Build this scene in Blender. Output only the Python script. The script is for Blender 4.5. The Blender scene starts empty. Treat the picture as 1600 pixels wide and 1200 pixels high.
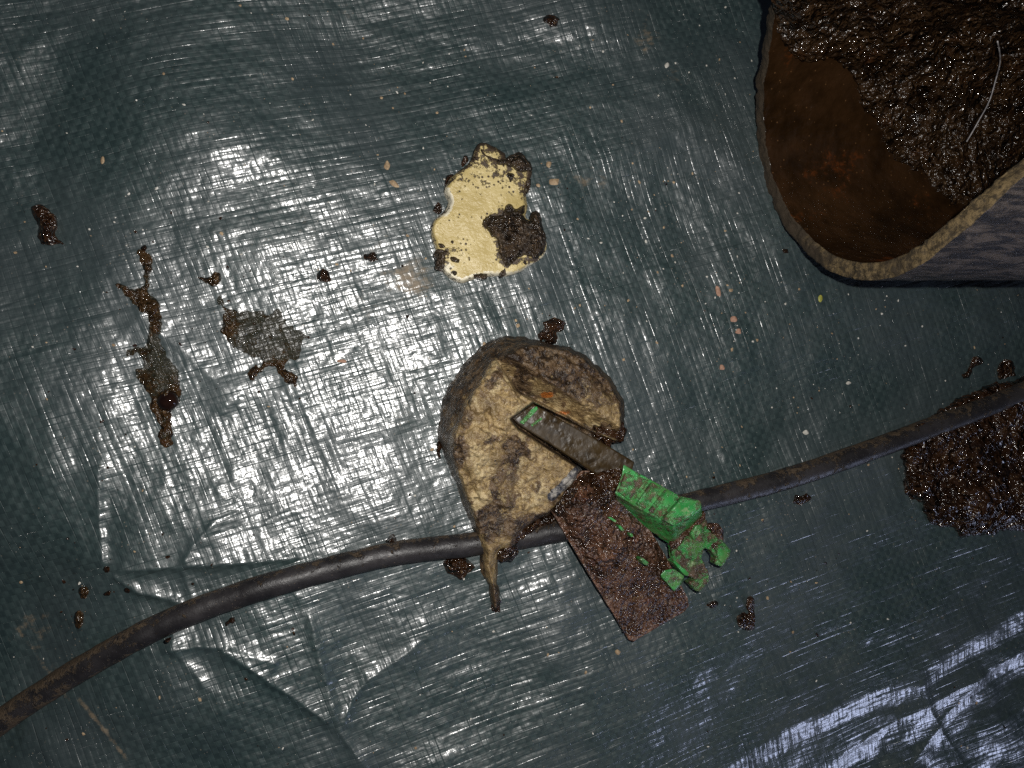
import bpy, bmesh, math, random
import numpy as np
from mathutils import Vector, Matrix

S = bpy.context.scene
MM = 1e-3
rng = np.random.default_rng(7)
random.seed(7)

# ------------------------------------------------------------------ camera
W, HT = 1600.0, 1200.0
FPX = 1232.0                       # focal length in photograph pixels
NAD = (520.0, 640.0)               # where the plumb line under the lens meets the picture
CAMH = 0.30
_n = Vector(((NAD[0] - 800) / FPX, -(NAD[1] - 600) / FPX, -1)).normalized()
ROT = _n.rotation_difference(Vector((0, 0, -1))).to_matrix()
cam = bpy.data.cameras.new('camera')
cam.sensor_width = 36.0
cam.lens = 36.0 * FPX / W
cam.clip_start = 0.005
cam.clip_end = 20
co = bpy.data.objects.new('camera', cam)
S.collection.objects.link(co)
co.matrix_world = Matrix.Translation((0, 0, CAMH)) @ ROT.to_4x4()
S.camera = co

# ------------------------------------------------------------------ light
wd = bpy.data.worlds.new('World')
S.world = wd
wd.use_nodes = True
bg = wd.node_tree.nodes['Background']
bg.inputs[0].default_value = (0.55, 0.68, 1.0, 1)
bg.inputs[1].default_value = 0.03


def lamp(name, loc, target, size, power, col, spread=180, shape='DISK'):
    l = bpy.data.lights.new(name, 'AREA')
    l.shape = shape
    l.size = size
    l.energy = power
    l.color = col
    l.spread = math.radians(spread)
    o = bpy.data.objects.new(name, l)
    S.collection.objects.link(o)
    o.location = loc
    o.rotation_euler = (Vector(target) - Vector(loc)).to_track_quat('-Z', 'Y').to_euler()
    return o


FLASH = Vector((0, 0, CAMH)) + ROT @ Vector((0.023, 0.018, 0.002))
lamp('phone_flash', FLASH, (0.03, 0.0, 0), 0.006, 1.15, (1.0, 0.97, 0.93))
lamp('daylight_opening', (0.95, -0.85, 0.22), (0.2, -0.08, 0), 0.36, 2.4, (0.62, 0.70, 1.0))

S.view_settings.view_transform = 'Standard'
S.view_settings.look = 'None'
S.view_settings.exposure = 0
S.view_settings.gamma = 1
S.view_settings.use_curve_mapping = False
S.cycles.use_denoising = False
S.cycles.max_bounces = 6
S.cycles.sample_clamp_indirect = 4

# ------------------------------------------------------------------ geometry helpers
RM = np.array(ROT)


def rays(px, py):
    px = np.asarray(px, float); py = np.asarray(py, float)
    d = np.stack([(px - 800) / FPX, -(py - 600) / FPX, -np.ones_like(px)], -1)
    return d @ RM.T


def at(px, py, z):
    """Point at height z above the ground under picture position px, py."""
    d = rays(px, py)
    t = (np.asarray(z, float) - CAMH) / d[..., 2]
    p = d * t[..., None]
    p[..., 2] += CAMH
    return p


def proj(x, y, z=0.0):
    v = np.stack([x, y, np.zeros_like(x) + z - CAMH], -1) @ RM
    return 800 - FPX * v[..., 0] / v[..., 2], 600 + FPX * v[..., 1] / v[..., 2]


def _hash(ix, iy, seed):
    h = (ix.astype(np.int64) * 374761393 + iy.astype(np.int64) * 668265263 + seed * 974634777) & 0xffffffff
    h = ((h ^ (h >> 13)) * 1274126177) & 0xffffffff
    h = (h ^ (h >> 16)) & 0xffffff
    return h / float(0xffffff)


def vnoise(x, y, seed=0):
    ix = np.floor(x); iy = np.floor(y)
    fx = x - ix; fy = y - iy
    fx = fx * fx * fx * (fx * (fx * 6 - 15) + 10); fy = fy * fy * fy * (fy * (fy * 6 - 15) + 10)
    a = _hash(ix, iy, seed); b = _hash(ix + 1, iy, seed); c = _hash(ix, iy + 1, seed); d = _hash(ix + 1, iy + 1, seed)
    return (a + (b - a) * fx) + ((c + (d - c) * fx) - (a + (b - a) * fx)) * fy


def fbm(x, y, scale, octs=4, seed=0, gain=0.5):
    """0..1 fractal noise; scale is the largest feature in pixels."""
    s = 0; a = 1; t = 0; f = 1.0 / scale
    for o in range(octs):
        s = s + a * vnoise(x * f + 17.3 * o, y * f - 9.1 * o, seed + o * 31)
        t += a; a *= gain; f *= 2.03
    return s / t


def sst(a, b, x):
    t = np.clip((x - a) / (b - a), 0, 1)
    return t * t * (3 - 2 * t)


def polydist(X, Y, pts, closed=False):
    """Distance, nearest point, share along the line and side (+ is left of travel on the picture)."""
    P = np.asarray(pts, float)
    Q = np.roll(P, -1, 0) if closed else P[1:]
    A = P if closed else P[:-1]
    L = np.hypot(*(Q - A).T); cum = np.concatenate([[0], np.cumsum(L)])
    best = np.full(X.shape, 1e18); nx = np.zeros(X.shape); ny = np.zeros(X.shape); tt = np.zeros(X.shape); sd = np.zeros(X.shape)
    for k in range(len(A)):
        ax, ay = A[k]; bx, by = Q[k]
        dx, dy = bx - ax, by - ay
        l2 = dx * dx + dy * dy + 1e-12
        t = np.clip(((X - ax) * dx + (Y - ay) * dy) / l2, 0, 1)
        qx = ax + t * dx; qy = ay + t * dy
        d = (X - qx) ** 2 + (Y - qy) ** 2
        m = d < best
        best = np.where(m, d, best); nx = np.where(m, qx, nx); ny = np.where(m, qy, ny)
        tt = np.where(m, (cum[k] + t * L[k]) / cum[-1], tt)
        sd = np.where(m, np.sign(dx * (Y - ay) - dy * (X - ax)), sd)
    return np.sqrt(best), nx, ny, tt, -sd


def inside(X, Y, pts):
    P = np.asarray(pts, float); r = np.zeros(X.shape, bool)
    for k in range(len(P)):
        ax, ay = P[k - 1]; bx, by = P[k]
        if ay == by:
            continue
        r ^= ((ay > Y) != (by > Y)) & (X < (bx - ax) * (Y - ay) / (by - ay) + ax)
    return r


def sdf(X, Y, pts):
    d, nx, ny, t, s = polydist(X, Y, pts, True)
    return np.where(inside(X, Y, pts), d, -d), nx, ny


def smooth_poly(pts, n=6, closed=True, jit=0.0, seed=1):
    """Catmull-Rom through the points, with optional ragged edge."""
    P = np.asarray(pts, float); out = []
    m = len(P)
    for k in range(m if closed else m - 1):
        if closed:
            p0, p1, p2, p3 = P[k - 1], P[k], P[(k + 1) % m], P[(k + 2) % m]
        else:
            p0, p1, p2, p3 = P[max(k - 1, 0)], P[k], P[k + 1], P[min(k + 2, m - 1)]
        for t in np.arange(n) / n:
            out.append(0.5 * (2 * p1 + (p2 - p0) * t + (2 * p0 - 5 * p1 + 4 * p2 - p3) * t * t + (3 * p1 - p0 - 3 * p2 + p3) * t ** 3))
    if not closed:
        out.append(P[-1])
    out = np.array(out)
    if jit:
        r = np.random.default_rng(seed)
        # resample evenly, then push the line about at two scales
        q = np.vstack([out, out[:1]]) if closed else out
        L = np.concatenate([[0], np.cumsum(np.hypot(*np.diff(q, axis=0).T))])
        u = np.linspace(0, L[-1], max(12, int(L[-1] / 1.6)), endpoint=not closed)
        out = np.stack([np.interp(u, L, q[:, 0]), np.interp(u, L, q[:, 1])], -1)
        o = r.uniform(0, 500)
        for sc, am in ((12.0, 11.0), (5.0, 6.0)):
            wx = fbm(out[:, 0] + o, out[:, 1], sc, 2, seed) - 0.5; wy = fbm(out[:, 0], out[:, 1] + o, sc, 2, seed + 7) - 0.5
            out = out + jit * am * np.stack([wx, wy], -1)
    return out


# ------------------------------------------------------------------ objects
def mesh_obj(name, V, F, mat, parent=None, attrs=None, smooth=True, origin=True):
    V = np.asarray(V, float)
    me = bpy.data.meshes.new(name)
    org = np.zeros(3)
    if parent is not None:
        org = np.array(parent.matrix_basis.translation)
    elif origin:
        org = np.array([V[:, 0].mean(), V[:, 1].mean(), V[:, 2].min()])
    V = V - org
    if isinstance(F, np.ndarray):
        nv, nf, k = len(V), len(F), F.shape[1]
        me.vertices.add(nv); me.vertices.foreach_set('co', V.astype(np.float32).ravel())
        me.loops.add(nf * k); me.loops.foreach_set('vertex_index', F.astype(np.int32).ravel())
        me.polygons.add(nf); me.polygons.foreach_set('loop_start', np.arange(0, nf * k, k, dtype=np.int32))
        me.update(calc_edges=True)
    else:
        me.from_pydata(V.tolist(), [], F)
    me.validate()
    if smooth:
        me.polygons.foreach_set('use_smooth', np.ones(len(me.polygons), bool))
    for k, a in (attrs or {}).items():
        at_ = me.attributes.new(k, 'FLOAT', 'POINT')
        at_.data.foreach_set('value', np.asarray(a, np.float32))
    me.materials.append(mat)
    o = bpy.data.objects.new(name, me)
    S.collection.objects.link(o)
    if parent is not None:
        o.parent = parent
    else:
        o.location = org
    return o


def thing(name, label, cat, loc, group=None):
    o = bpy.data.objects.new(name, None)
    S.collection.objects.link(o)
    o.empty_display_size = 0.01
    o.location = Vector(loc)
    return tag(o, label, cat, group)


def tag(o, label=None, cat=None, group=None, kind=None):
    if label: o['label'] = label
    if cat: o['category'] = cat
    if group: o['group'] = group
    if kind: o['kind'] = kind
    return o


def relief(name, poly, hfun, mat, parent=None, step=2.0, base=None, pos=None, attrs=None, drop=0.0012, inset=0.0):
    """A solid lump seen from above: outline poly on the picture, height hfun(X, Y, d) over its base;
    the rim is carried down to the base as a real side wall."""
    poly = np.asarray(poly, float)
    x0, y0 = poly.min(0) - step * 2; x1, y1 = poly.max(0) + step * 2
    gx = np.arange(x0, x1, step); gy = np.arange(y0, y1, step)
    X, Y = np.meshgrid(gx, gy)
    d, nx, ny = sdf(X, Y, poly)
    cx = (X[:-1, :-1] + X[1:, 1:]) / 2; cy = (Y[:-1, :-1] + Y[1:, 1:]) / 2
    dc = (d[:-1, :-1] + d[1:, 1:] + d[:-1, 1:] + d[1:, :-1]) / 4
    keep = dc > 0
    idx = np.arange(X.size).reshape(X.shape)
    F = np.stack([idx[:-1, :-1], idx[1:, :-1], idx[1:, 1:], idx[:-1, 1:]], -1)[keep]
    if len(F) == 0:
        F = np.stack([idx[:-1, :-1], idx[1:, :-1], idx[1:, 1:], idx[:-1, 1:]], -1).reshape(-1, 4)[:1]
    E = np.concatenate([F[:, [0, 1]], F[:, [1, 2]], F[:, [2, 3]], F[:, [3, 0]]])
    key = np.sort(E, 1); kk = key[:, 0] * X.size + key[:, 1]
    u, inv, cnt = np.unique(kk, return_inverse=True, return_counts=True)
    BE = E[cnt[inv.ravel()] == 1]
    bv = np.unique(BE)
    Xf = X.ravel().copy(); Yf = Y.ravel().copy()
    Xf[bv] = nx.ravel()[bv]; Yf[bv] = ny.ravel()[bv]
    used = np.unique(F)
    mp = -np.ones(X.size, int); mp[used] = np.arange(len(used))
    Xu, Yu = Xf[used], Yf[used]
    du = np.maximum(d.ravel()[used], 0); du[mp[bv]] = 0
    h = hfun(Xu, Yu, du)
    if pos is None:
        b = (base if base is not None else tarpz)
        bz = b(Xu, Yu) if callable(b) else np.full(Xu.shape, float(b))
        V = at(Xu, Yu, bz + h)
        bi = mp[bv]
        B = V[bi].copy(); B[:, 2] = bz[bi] - drop
    else:
        V = pos(Xu, Yu, h)
        bi = mp[bv]
        B = pos(Xu[bi], Yu[bi], np.full(len(bi), -drop))
    if inset:
        c = V.mean(0)
        B[:, :2] += (c[:2] - B[:, :2]) * inset
    nb = -np.ones(len(used), int); nb[bi] = len(used) + np.arange(len(bi))
    e0, e1 = mp[BE[:, 0]], mp[BE[:, 1]]
    SF = np.stack([e1, e0, nb[e0], nb[e1]], -1)
    Fm = np.concatenate([mp[F], SF])
    A = {}
    Xa = np.concatenate([Xu, Xu[bi]]); Ya = np.concatenate([Yu, Yu[bi]]); da = np.concatenate([du, du[bi]])
    for k, fn in (attrs or {}).items():
        A[k] = fn(Xa, Ya, da)
    return mesh_obj(name, np.concatenate([V, B]), Fm, mat, parent, A)


def loft(name, top, ztop, bot, zbot, mat, parent=None, bevel=0.0006, cuts=0, rough=0.0, seed=0):
    """Solid between a top outline and a bottom outline (picture positions with heights)."""
    top = np.asarray(top, float); bot = top if bot is None else np.asarray(bot, float)
    n = len(top)
    zt = np.broadcast_to(ztop, (n,)); zb = np.broadcast_to(zbot, (n,))
    T = at(top[:, 0], top[:, 1], zt)
    if bot is top:
        Bm = T.copy(); Bm[:, 2] = zb
    else:
        Bm = at(bot[:, 0], bot[:, 1], zb)
    bm = bmesh.new()
    tv = [bm.verts.new(p) for p in T]; bv = [bm.verts.new(p) for p in Bm]
    bm.faces.new(tv); bm.faces.new(bv[::-1])
    for i in range(n):
        j = (i + 1) % n
        bm.faces.new((tv[j], tv[i], bv[i], bv[j]))
    bmesh.ops.recalc_face_normals(bm, faces=bm.faces)
    if bevel:
        bmesh.ops.bevel(bm, geom=bm.edges[:], offset=bevel, segments=2, profile=0.5, affect='EDGES', clamp_overlap=True)
    if cuts:
        bmesh.ops.triangulate(bm, faces=bm.faces)
        for _ in range(cuts):
            long_e = [e for e in bm.edges if e.calc_length() > 0.0012]
            if not long_e:
                break
            bmesh.ops.subdivide_edges(bm, edges=long_e, cuts=1)
            bmesh.ops.triangulate(bm, faces=[f for f in bm.faces if len(f.verts) > 3])
        if rough:
            from mathutils import noise as mn
            bm.normal_update()
            for v in bm.verts:
                v.co += v.normal * rough * (mn.fractal(v.co * 420 + Vector((seed, 0, 0)), 1.0, 2.0, 4))
    me_v = np.array([v.co[:] for v in bm.verts])
    bm.verts.index_update()
    fs = [[v.index for v in f.verts] for f in bm.faces]
    bm.free()
    o = mesh_obj(name, me_v, fs, mat, parent, smooth=False)
    return o


# ------------------------------------------------------------------ material helpers
class NT:
    def __init__(self, name):
        self.m = bpy.data.materials.new(name); self.m.use_nodes = True
        self.t = self.m.node_tree; self.t.nodes.clear()
        self.out = self.t.nodes.new('ShaderNodeOutputMaterial')

    def set(self, sock, v):
        if isinstance(v, bpy.types.NodeSocket):
            self.t.links.new(v, sock)
        elif v is not None:
            if isinstance(v, (tuple, list)) and len(v) == 3 and sock.type == 'RGBA':
                v = (*v, 1)
            sock.default_value = v

    def math(self, op, a, b=None, c=None, clamp=False):
        n = self.t.nodes.new('ShaderNodeMath'); n.operation = op; n.use_clamp = clamp
        self.set(n.inputs[0], a); self.set(n.inputs[1], b)
        if c is not None: self.set(n.inputs[2], c)
        return n.outputs[0]

    def add(self, *a):
        r = a[0]
        for b in a[1:]: r = self.math('ADD', r, b)
        return r

    def mul(self, *a):
        r = a[0]
        for b in a[1:]: r = self.math('MULTIPLY', r, b)
        return r

    def co(self):
        n = self.t.nodes.new('ShaderNodeTexCoord'); return n.outputs['Object']

    def dot(self, v, w):
        n = self.t.nodes.new('ShaderNodeVectorMath'); n.operation = 'DOT_PRODUCT'
        self.set(n.inputs[0], v); n.inputs[1].default_value = w
        return n.outputs['Value']

    def xyz(self, x, y, z=0.0):
        n = self.t.nodes.new('ShaderNodeCombineXYZ')
        for i, v in enumerate((x, y, z)): self.set(n.inputs[i], v)
        return n.outputs[0]

    def noise(self, vec, scale, detail=3.0, rough=0.55, dist=0.0, col=False):
        n = self.t.nodes.new('ShaderNodeTexNoise')
        self.set(n.inputs['Vector'], vec); n.inputs['Scale'].default_value = scale
        n.inputs['Detail'].default_value = detail; n.inputs['Roughness'].default_value = rough
        n.inputs['Distortion'].default_value = dist
        return n.outputs['Color' if col else 'Fac']

    def vor(self, vec, scale, out='Distance', feature='F1', rnd=1.0):
        n = self.t.nodes.new('ShaderNodeTexVoronoi'); n.feature = feature
        self.set(n.inputs['Vector'], vec); n.inputs['Scale'].default_value = scale
        n.inputs['Randomness'].default_value = rnd
        return n.outputs[out]

    def rng(self, v, a, b, c=0.0, d=1.0, smooth=True):
        n = self.t.nodes.new('ShaderNodeMapRange')
        n.interpolation_type = 'SMOOTHSTEP' if smooth else 'LINEAR'
        self.set(n.inputs[0], v)
        for i, k in enumerate((a, b, c, d)): self.set(n.inputs[i + 1], k)
        return n.outputs[0]

    def attr(self, name):
        n = self.t.nodes.new('ShaderNodeAttribute'); n.attribute_name = name
        return n.outputs['Fac']

    def mix(self, f, a, b):
        n = self.t.nodes.new('ShaderNodeMix'); n.data_type = 'RGBA'
        self.set(n.inputs[0], f); self.set(n.inputs[6], a); self.set(n.inputs[7], b)
        return n.outputs[2]

    def mixf(self, f, a, b):
        n = self.t.nodes.new('ShaderNodeMix'); n.data_type = 'FLOAT'
        self.set(n.inputs[0], f); self.set(n.inputs[2], a); self.set(n.inputs[3], b)
        return n.outputs[0]

    def bump(self, h, strength=1.0, dist=1.0, normal=None):
        n = self.t.nodes.new('ShaderNodeBump')
        n.inputs['Strength'].default_value = strength; n.inputs['Distance'].default_value = dist
        self.set(n.inputs['Height'], h)
        if normal is not None: self.set(n.inputs['Normal'], normal)
        return n.outputs[0]

    def bsdf(self, col, rough=0.5, normal=None, spec=0.5, coat=0.0, coat_rough=0.1, metal=0.0, ior=1.5, coat_normal=None, trans=None):
        n = self.t.nodes.new('ShaderNodeBsdfPrincipled')
        self.set(n.inputs['Base Color'], col); self.set(n.inputs['Roughness'], rough)
        self.set(n.inputs['Normal'], normal); self.set(n.inputs['Specular IOR Level'], spec)
        self.set(n.inputs['Coat Weight'], coat); self.set(n.inputs['Coat Roughness'], coat_rough)
        self.set(n.inputs['Metallic'], metal)
        self.set(n.inputs['IOR'], ior)
        if trans is not None: self.set(n.inputs['Transmission Weight'], trans)
        if coat_normal is not None: self.set(n.inputs['Coat Normal'], coat_normal)
        self.t.links.new(n.outputs[0], self.out.inputs[0])
        return self.m


# picture directions of the two tape systems of the weave, as world vectors
PITCH = 2.25 * MM
_ua, _va = math.radians(15.5), math.radians(-69.0)
_B = np.linalg.inv(np.array([[math.cos(_ua), math.cos(_va)], [math.sin(_ua), math.sin(_va)]]))


def mat_tarp():
    n = NT('woven_tarpaulin')
    P = n.co()
    wn = n.add(n.noise(P, 9.0, 2.0), -0.5)
    wn2 = n.add(n.noise(n.xyz(n.dot(P, (0, 1, 0)), n.dot(P, (1, 0, 0)), 3.7), 9.0, 2.0), -0.5)
    U = n.add(n.dot(P, (_B[0, 0] / PITCH, _B[0, 1] / PITCH, 0)), n.mul(wn, 0.9))
    V = n.add(n.dot(P, (_B[1, 0] / PITCH, _B[1, 1] / PITCH, 0)), n.mul(wn2, 0.9))
    iu, fu = n.math('FLOOR', U), n.math('FRACT', U)
    iv, fv = n.math('FLOOR', V), n.math('FRACT', V)

    def tape(i, f, along, across, seed):
        t = n.add(n.noise(n.xyz(n.mul(i, 3.17), n.mul(along, 0.07), seed), 1.0, 2.0, 0.55), -0.5)
        c = n.add(f, -0.5)
        crown = n.math('SUBTRACT', 0.25, n.mul(c, c))
        e = n.math('SUBTRACT', 0.5, n.math('ABSOLUTE', c))            # distance to the tape's edge
        g = n.rng(e, 0.0, 0.13, 1.0, 0.0)
        gd = n.rng(n.noise(n.xyz(n.mul(n.math('ROUND', across), 2.37), n.mul(along, 0.12), seed + 4), 1.0, 2.0, 0.6), 0.44, 0.74, 0.008, 0.075)
        return n.add(n.mul(t, c, 0.90), n.mul(crown, 0.10)), n.mul(g, gd)
    hA, gA = tape(iu, fu, V, U, 1.3)
    hB, gB = tape(iv, fv, U, V, 8.9)
    s = n.mul(n.math('SINE', n.mul(U, math.pi)), n.math('SINE', n.mul(V, math.pi)))
    b = 0.020
    hA = n.add(hA, n.mul(s, b)); hB = n.add(hB, n.mul(s, -b))
    h = n.math('SUBTRACT', n.math('SMOOTH_MAX', hA, hB, 0.05), n.add(gA, gB))     # seams between tapes run straight through
    # film drawn tight over bundles of tapes: long streaks along both ways
    st1 = n.noise(n.xyz(n.mul(U, 0.045), n.mul(V, 0.80), 2.0), 1.0, 2.0, 0.5)
    st2 = n.noise(n.xyz(n.mul(U, 0.80), n.mul(V, 0.045), 5.0), 1.0, 2.0, 0.5)
    h = n.add(h, n.mul(st1, 0.36), n.mul(st2, 0.32))
    fine = n.noise(P, 1500.0, 2.0, 0.65)
    lump = n.noise(P, 62.0, 3.0, 0.5)
    hh = n.add(n.mul(h, PITCH * 0.62), n.mul(fine, 0.045 * MM), n.mul(lump, 2.8 * MM))
    nor = n.bump(hh, 1.0, 1.0)
    # colour
    chk = n.rng(s, -0.35, 0.35)
    c1 = n.mix(chk, (0.016, 0.031, 0.031), (0.027, 0.047, 0.046))
    c1 = n.mix(n.rng(n.noise(P, 14.0, 3.0), 0.35, 0.7), c1, (0.036, 0.050, 0.052))
    dust = n.attr('stain')
    sp = n.noise(P, 210.0, 5.0, 0.7)
    sp2 = n.noise(n.xyz(n.mul(U, 0.3), V, 0.0), 1.1, 4.0, 0.7)
    m = n.math('MULTIPLY', n.rng(n.add(dust, n.mul(n.add(sp, -0.5), 1.3), n.mul(n.add(sp2, -0.5), 0.7)), 0.42, 0.85), 0.75)
    col = n.mix(m, c1, (0.20, 0.145, 0.085))
    # fine dried specks everywhere
    spk = n.rng(n.vor(P, 520.0), 0.16, 0.10)
    rare = n.rng(n.noise(P, 60.0, 3.0, 0.7), 0.52, 0.66)
    dm = n.mul(spk, rare, 0.6)
    col = n.mix(dm, col, (0.22, 0.18, 0.13))
    film = n.noise(P, 45.0, 4.0, 0.65)
    rough = n.mixf(n.math('MAXIMUM', m, dm), n.rng(film, 0.3, 0.7, 0.40, 0.54), 0.8)
    return n.bsdf(col, rough, nor, spec=0.9, coat=n.math('SUBTRACT', 1.0, n.mul(m, 0.9)), coat_rough=0.20, coat_normal=nor)


def mat_mud(name, dark, light, rough=0.28, grain=900.0, bump=0.5, spec=0.6, specks=True, red=0.0, thin=False):
    n = NT(name)
    P = n.co()
    a = n.noise(P, grain * 0.25, 5.0, 0.7)
    v = n.vor(P, grain, 'Color')
    g = n.vor(P, grain)
    col = n.mix(n.rng(a, 0.40, 0.62), dark, light)
    sep = n.t.nodes.new('ShaderNodeSeparateColor'); n.t.links.new(v, sep.inputs[0])
    col = n.mix(n.mul(sep.outputs[0], 0.35), col, tuple(min(1, 1.8 * c) for c in light))
    if specks:
        sv = n.vor(P, 1250.0, 'Color')
        sq = n.t.nodes.new('ShaderNodeSeparateColor'); n.t.links.new(sv, sq.inputs[0])
        k = n.rng(sq.outputs[1], 0.965, 0.975)
        col = n.mix(n.mul(k, 0.6), col, (0.15, 0.095, 0.05))
    if red:
        col = n.mix(n.mul(n.rng(n.noise(P, 110.0, 4.0, 0.7), 0.55, 0.72), red), col, (0.13, 0.035, 0.008))
    b1 = n.noise(P, grain * 0.5, 3.0, 0.6)
    b2 = n.noise(P, grain * 0.14, 2.0, 0.5)
    h = n.add(n.mul(b1, 2.6 / grain), n.mul(b2, 3.2 / grain), n.mul(n.math('SUBTRACT', 1.0, g), 0.8 / grain))
    nor = n.bump(h, bump, 1.0)
    r = n.rng(n.noise(P, grain * 0.2, 3.0), 0.4, 0.6, rough * 0.6, rough * 1.7)
    if thin:
        # shallow water between the grains: the sheet shows through where the film is thin
        k = n.rng(n.add(n.attr('thin'), n.mul(n.add(n.noise(P, 240.0, 6.0, 0.8), -0.5), 3.2)), 0.30, 0.95)
        col = n.mix(n.mul(k, 0.75), col, (0.026, 0.026, 0.010))
        m = n.bsdf(col, r, nor, spec=0.6)
        bs = [q for q in n.t.nodes if q.type == 'BSDF_PRINCIPLED'][0]
        n.set(bs.inputs['Alpha'], n.math('SUBTRACT', 1.0, n.mul(k, 0.38)))
        return m
    return n.bsdf(col, r, nor, spec=spec)


M = {}
M['tarp'] = mat_tarp()
M['mud'] = mat_mud('wet_dark_mud', (0.007, 0.0032, 0.0016), (0.034, 0.015, 0.0065), 0.13, 620.0, 1.0, 0.7)
M['slabmud'] = mat_mud('wet_brown_slop', (0.008, 0.0038, 0.002), (0.030, 0.0135, 0.006), 0.11, 300.0, 1.0, 0.8)
M['soil'] = mat_mud('moist_black_soil', (0.007, 0.0045, 0.003), (0.050, 0.034, 0.021), 0.28, 700.0, 1.0, 0.5)
M['pipesoil'] = mat_mud('glistening_brown_soil', (0.006, 0.0032, 0.0015), (0.034, 0.018, 0.008), 0.14, 360.0, 1.0, 0.7, red=0.15)
M['slurry'] = mat_mud('shiny_brown_slurry', (0.012, 0.007, 0.003), (0.045, 0.024, 0.009), 0.13, 750.0, 0.9, 0.7, red=0.3, thin=True)
M['platesoil'] = mat_mud('reddish_gritty_soil', (0.012, 0.006, 0.0035), (0.075, 0.037, 0.022), 0.22, 650.0, 1.0, 0.6, red=0.45)

# ------------------------------------------------------------------ tarpaulin
def crease(X, Y, pts, hgt, wl, wr, seed=0):
    d, _, _, t, s = polydist(X, Y, pts)
    w = np.where(s > 0, wl, wr)
    return hgt * np.exp(-d / w) * np.minimum(1, sst(0, 0.12, t) * sst(1, 0.88, t) + 0.15)


def drop_side(X, Y, pts, slope, soft, side=1, fade=False):
    """Ground that falls away on one side of a line, slope in metres per pixel."""
    d, _, _, t, s = polydist(X, Y, pts)
    q = d * s * side
    t = t if fade else np.zeros_like(t)
    return -slope * sst(1.0, 0.8, t) * np.where(q > 0, q - soft * (1 - np.exp(-np.maximum(q, 0) / soft)), 0)


PXM = 0.243 * MM                                     # metres per picture pixel near the centre


def tarp_height(X, Y):
    h = (fbm(X, Y, 330, 2, 11) - 0.5) * 12.0 * MM
    h += (fbm(X * 0.9 + Y * 0.35, Y * 0.9 - X * 0.35, 120, 2, 23) - 0.5) * 2.0 * MM
    # the lower left hollow and the crumpled facets round it
    h += drop_side(X, Y, [(-900, 400), (-160, 560), (-20, 620), (50, 690), (105, 790), (165, 890), (210, 970), (250, 1030), (320, 1090), (420, 1150), (520, 1175), (620, 1230), (720, 1310), (1100, 2000)], 0.24 * PXM, 18, -1)
    h += drop_side(X, Y, [(-300, -900), (-40, -60), (40, 60), (120, 250), (190, 400), (225, 500), (250, 600)], 0.16 * PXM, 22, -1, True)
    for p, a, wl, wr in [
        ([(165, 890), (225, 888), (285, 884), (370, 878), (480, 868)], 0.9, 26, 9),
        ([(165, 890), (215, 925), (265, 935), (345, 962)], 0.9, 20, 9),
        ([(160, 720), (158, 800), (165, 890)], 0.8, 10, 26),
        ([(285, 884), (305, 850), (335, 815), (380, 795)], 0.6, 8, 24),
        ([(285, 884), (300, 930), (310, 960)], 0.5, 10, 10),
        ([(240, 1020), (310, 1008), (345, 1010), (400, 1045), (470, 1095), (530, 1140)], 1.1, 30, 12),
        ([(345, 1010), (410, 1025), (440, 1035)], 0.5, 8, 18),
        ([(530, 1140), (550, 1090), (575, 1060), (620, 1030), (660, 1000)], 0.8, 9, 30),
        ([(480, 940), (500, 1030), (530, 1140), (580, 1210)], 0.8, 16, 14),
        ([(280, 920), (270, 1010), (330, 1080)], 0.5, 12, 12),
        ([(640, 470), (800, 420), (940, 330)], 0.7, 90, 90),
        ([(205, 480), (300, 560), (380, 640)], 0.7, 50, 50),
        ([(640, 980), (800, 930), (930, 900)], 0.6, 40, 60),
        ([(820, 330), (960, 240), (1110, 190)], 0.8, 60, 60),
    ]:
        h += crease(X, Y, p, a * 1.8 * MM, wl * 0.75, wr * 0.75)
    # lower right: the sheet bends over an edge and runs down
    edge = [(500, 1700), (1020, 1260), (1130, 1205), (1200, 1160), (1265, 1122), (1350, 1090), (1440, 1055), (1520, 1000), (1600, 955), (1750, 870), (2600, 500)]
    de, _, _, _, se = polydist(X, Y, edge)
    q = np.where(se < 0, de, 0)
    h -= PXM * (0.50 * 34 * sst(-4, 40, q) * (q > 0) + 0.02 * np.maximum(q - 30, 0))
    h += (fbm(X * 0.7 + Y * 0.5, Y * 0.7 - X * 0.5, 95, 3, 91) - 0.5) * 9 * MM * sst(30, 120, q)
    h -= 5.0 * MM * sst(-30, 90, (X - 1505) * 0.55 + (Y - 1080) * 0.83) * sst(40, 90, q) * sst(1455, 1500, X)
    h += crease(X, Y, [(1440, 1050), (1460, 1110), (1520, 1190), (1560, 1260)], 2.4 * MM, 12, 46)
    h += crease(X, Y, [(1290, 1215), (1420, 1130), (1560, 1055), (1700, 970)], 2.4 * MM, 60, 14)
    h += crease(X, Y, [(1430, 1230), (1500, 1120), (1560, 1050)], 2.2 * MM, 14, 40)
    for cx, cy, rx, ry, a in [(555, 70, 130, 110, -5.0), (870, 85, 110, 60, -2.6), (410, 300, 60, 50, -1.3), (1080, 330, 110, 160, -2.5), (330, 210, 90, 100, 1.6), (60, 210, 90, 150, -4.0), (700, 760, 60, 60, -1.0)]:
        h += a * MM * np.exp(-((X - cx) / rx) ** 2 - ((Y - cy) / ry) ** 2)
    # flat under the heavy things
    for cx, cy, r in [(830, 690, 230), (1000, 880, 170), (765, 335, 130), (1430, 300, 280)]:
        w = np.exp(-(((X - cx) ** 2 + (Y - cy) ** 2) / (r * r)) ** 1.5)
        h = h * (1 - 0.75 * w)
    return np.where(h < -0.022, -0.022 + (h + 0.022) * 0.15, h)


def tarpz(X, Y):
    return tarp_height(np.asarray(X, float), np.asarray(Y, float))


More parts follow.
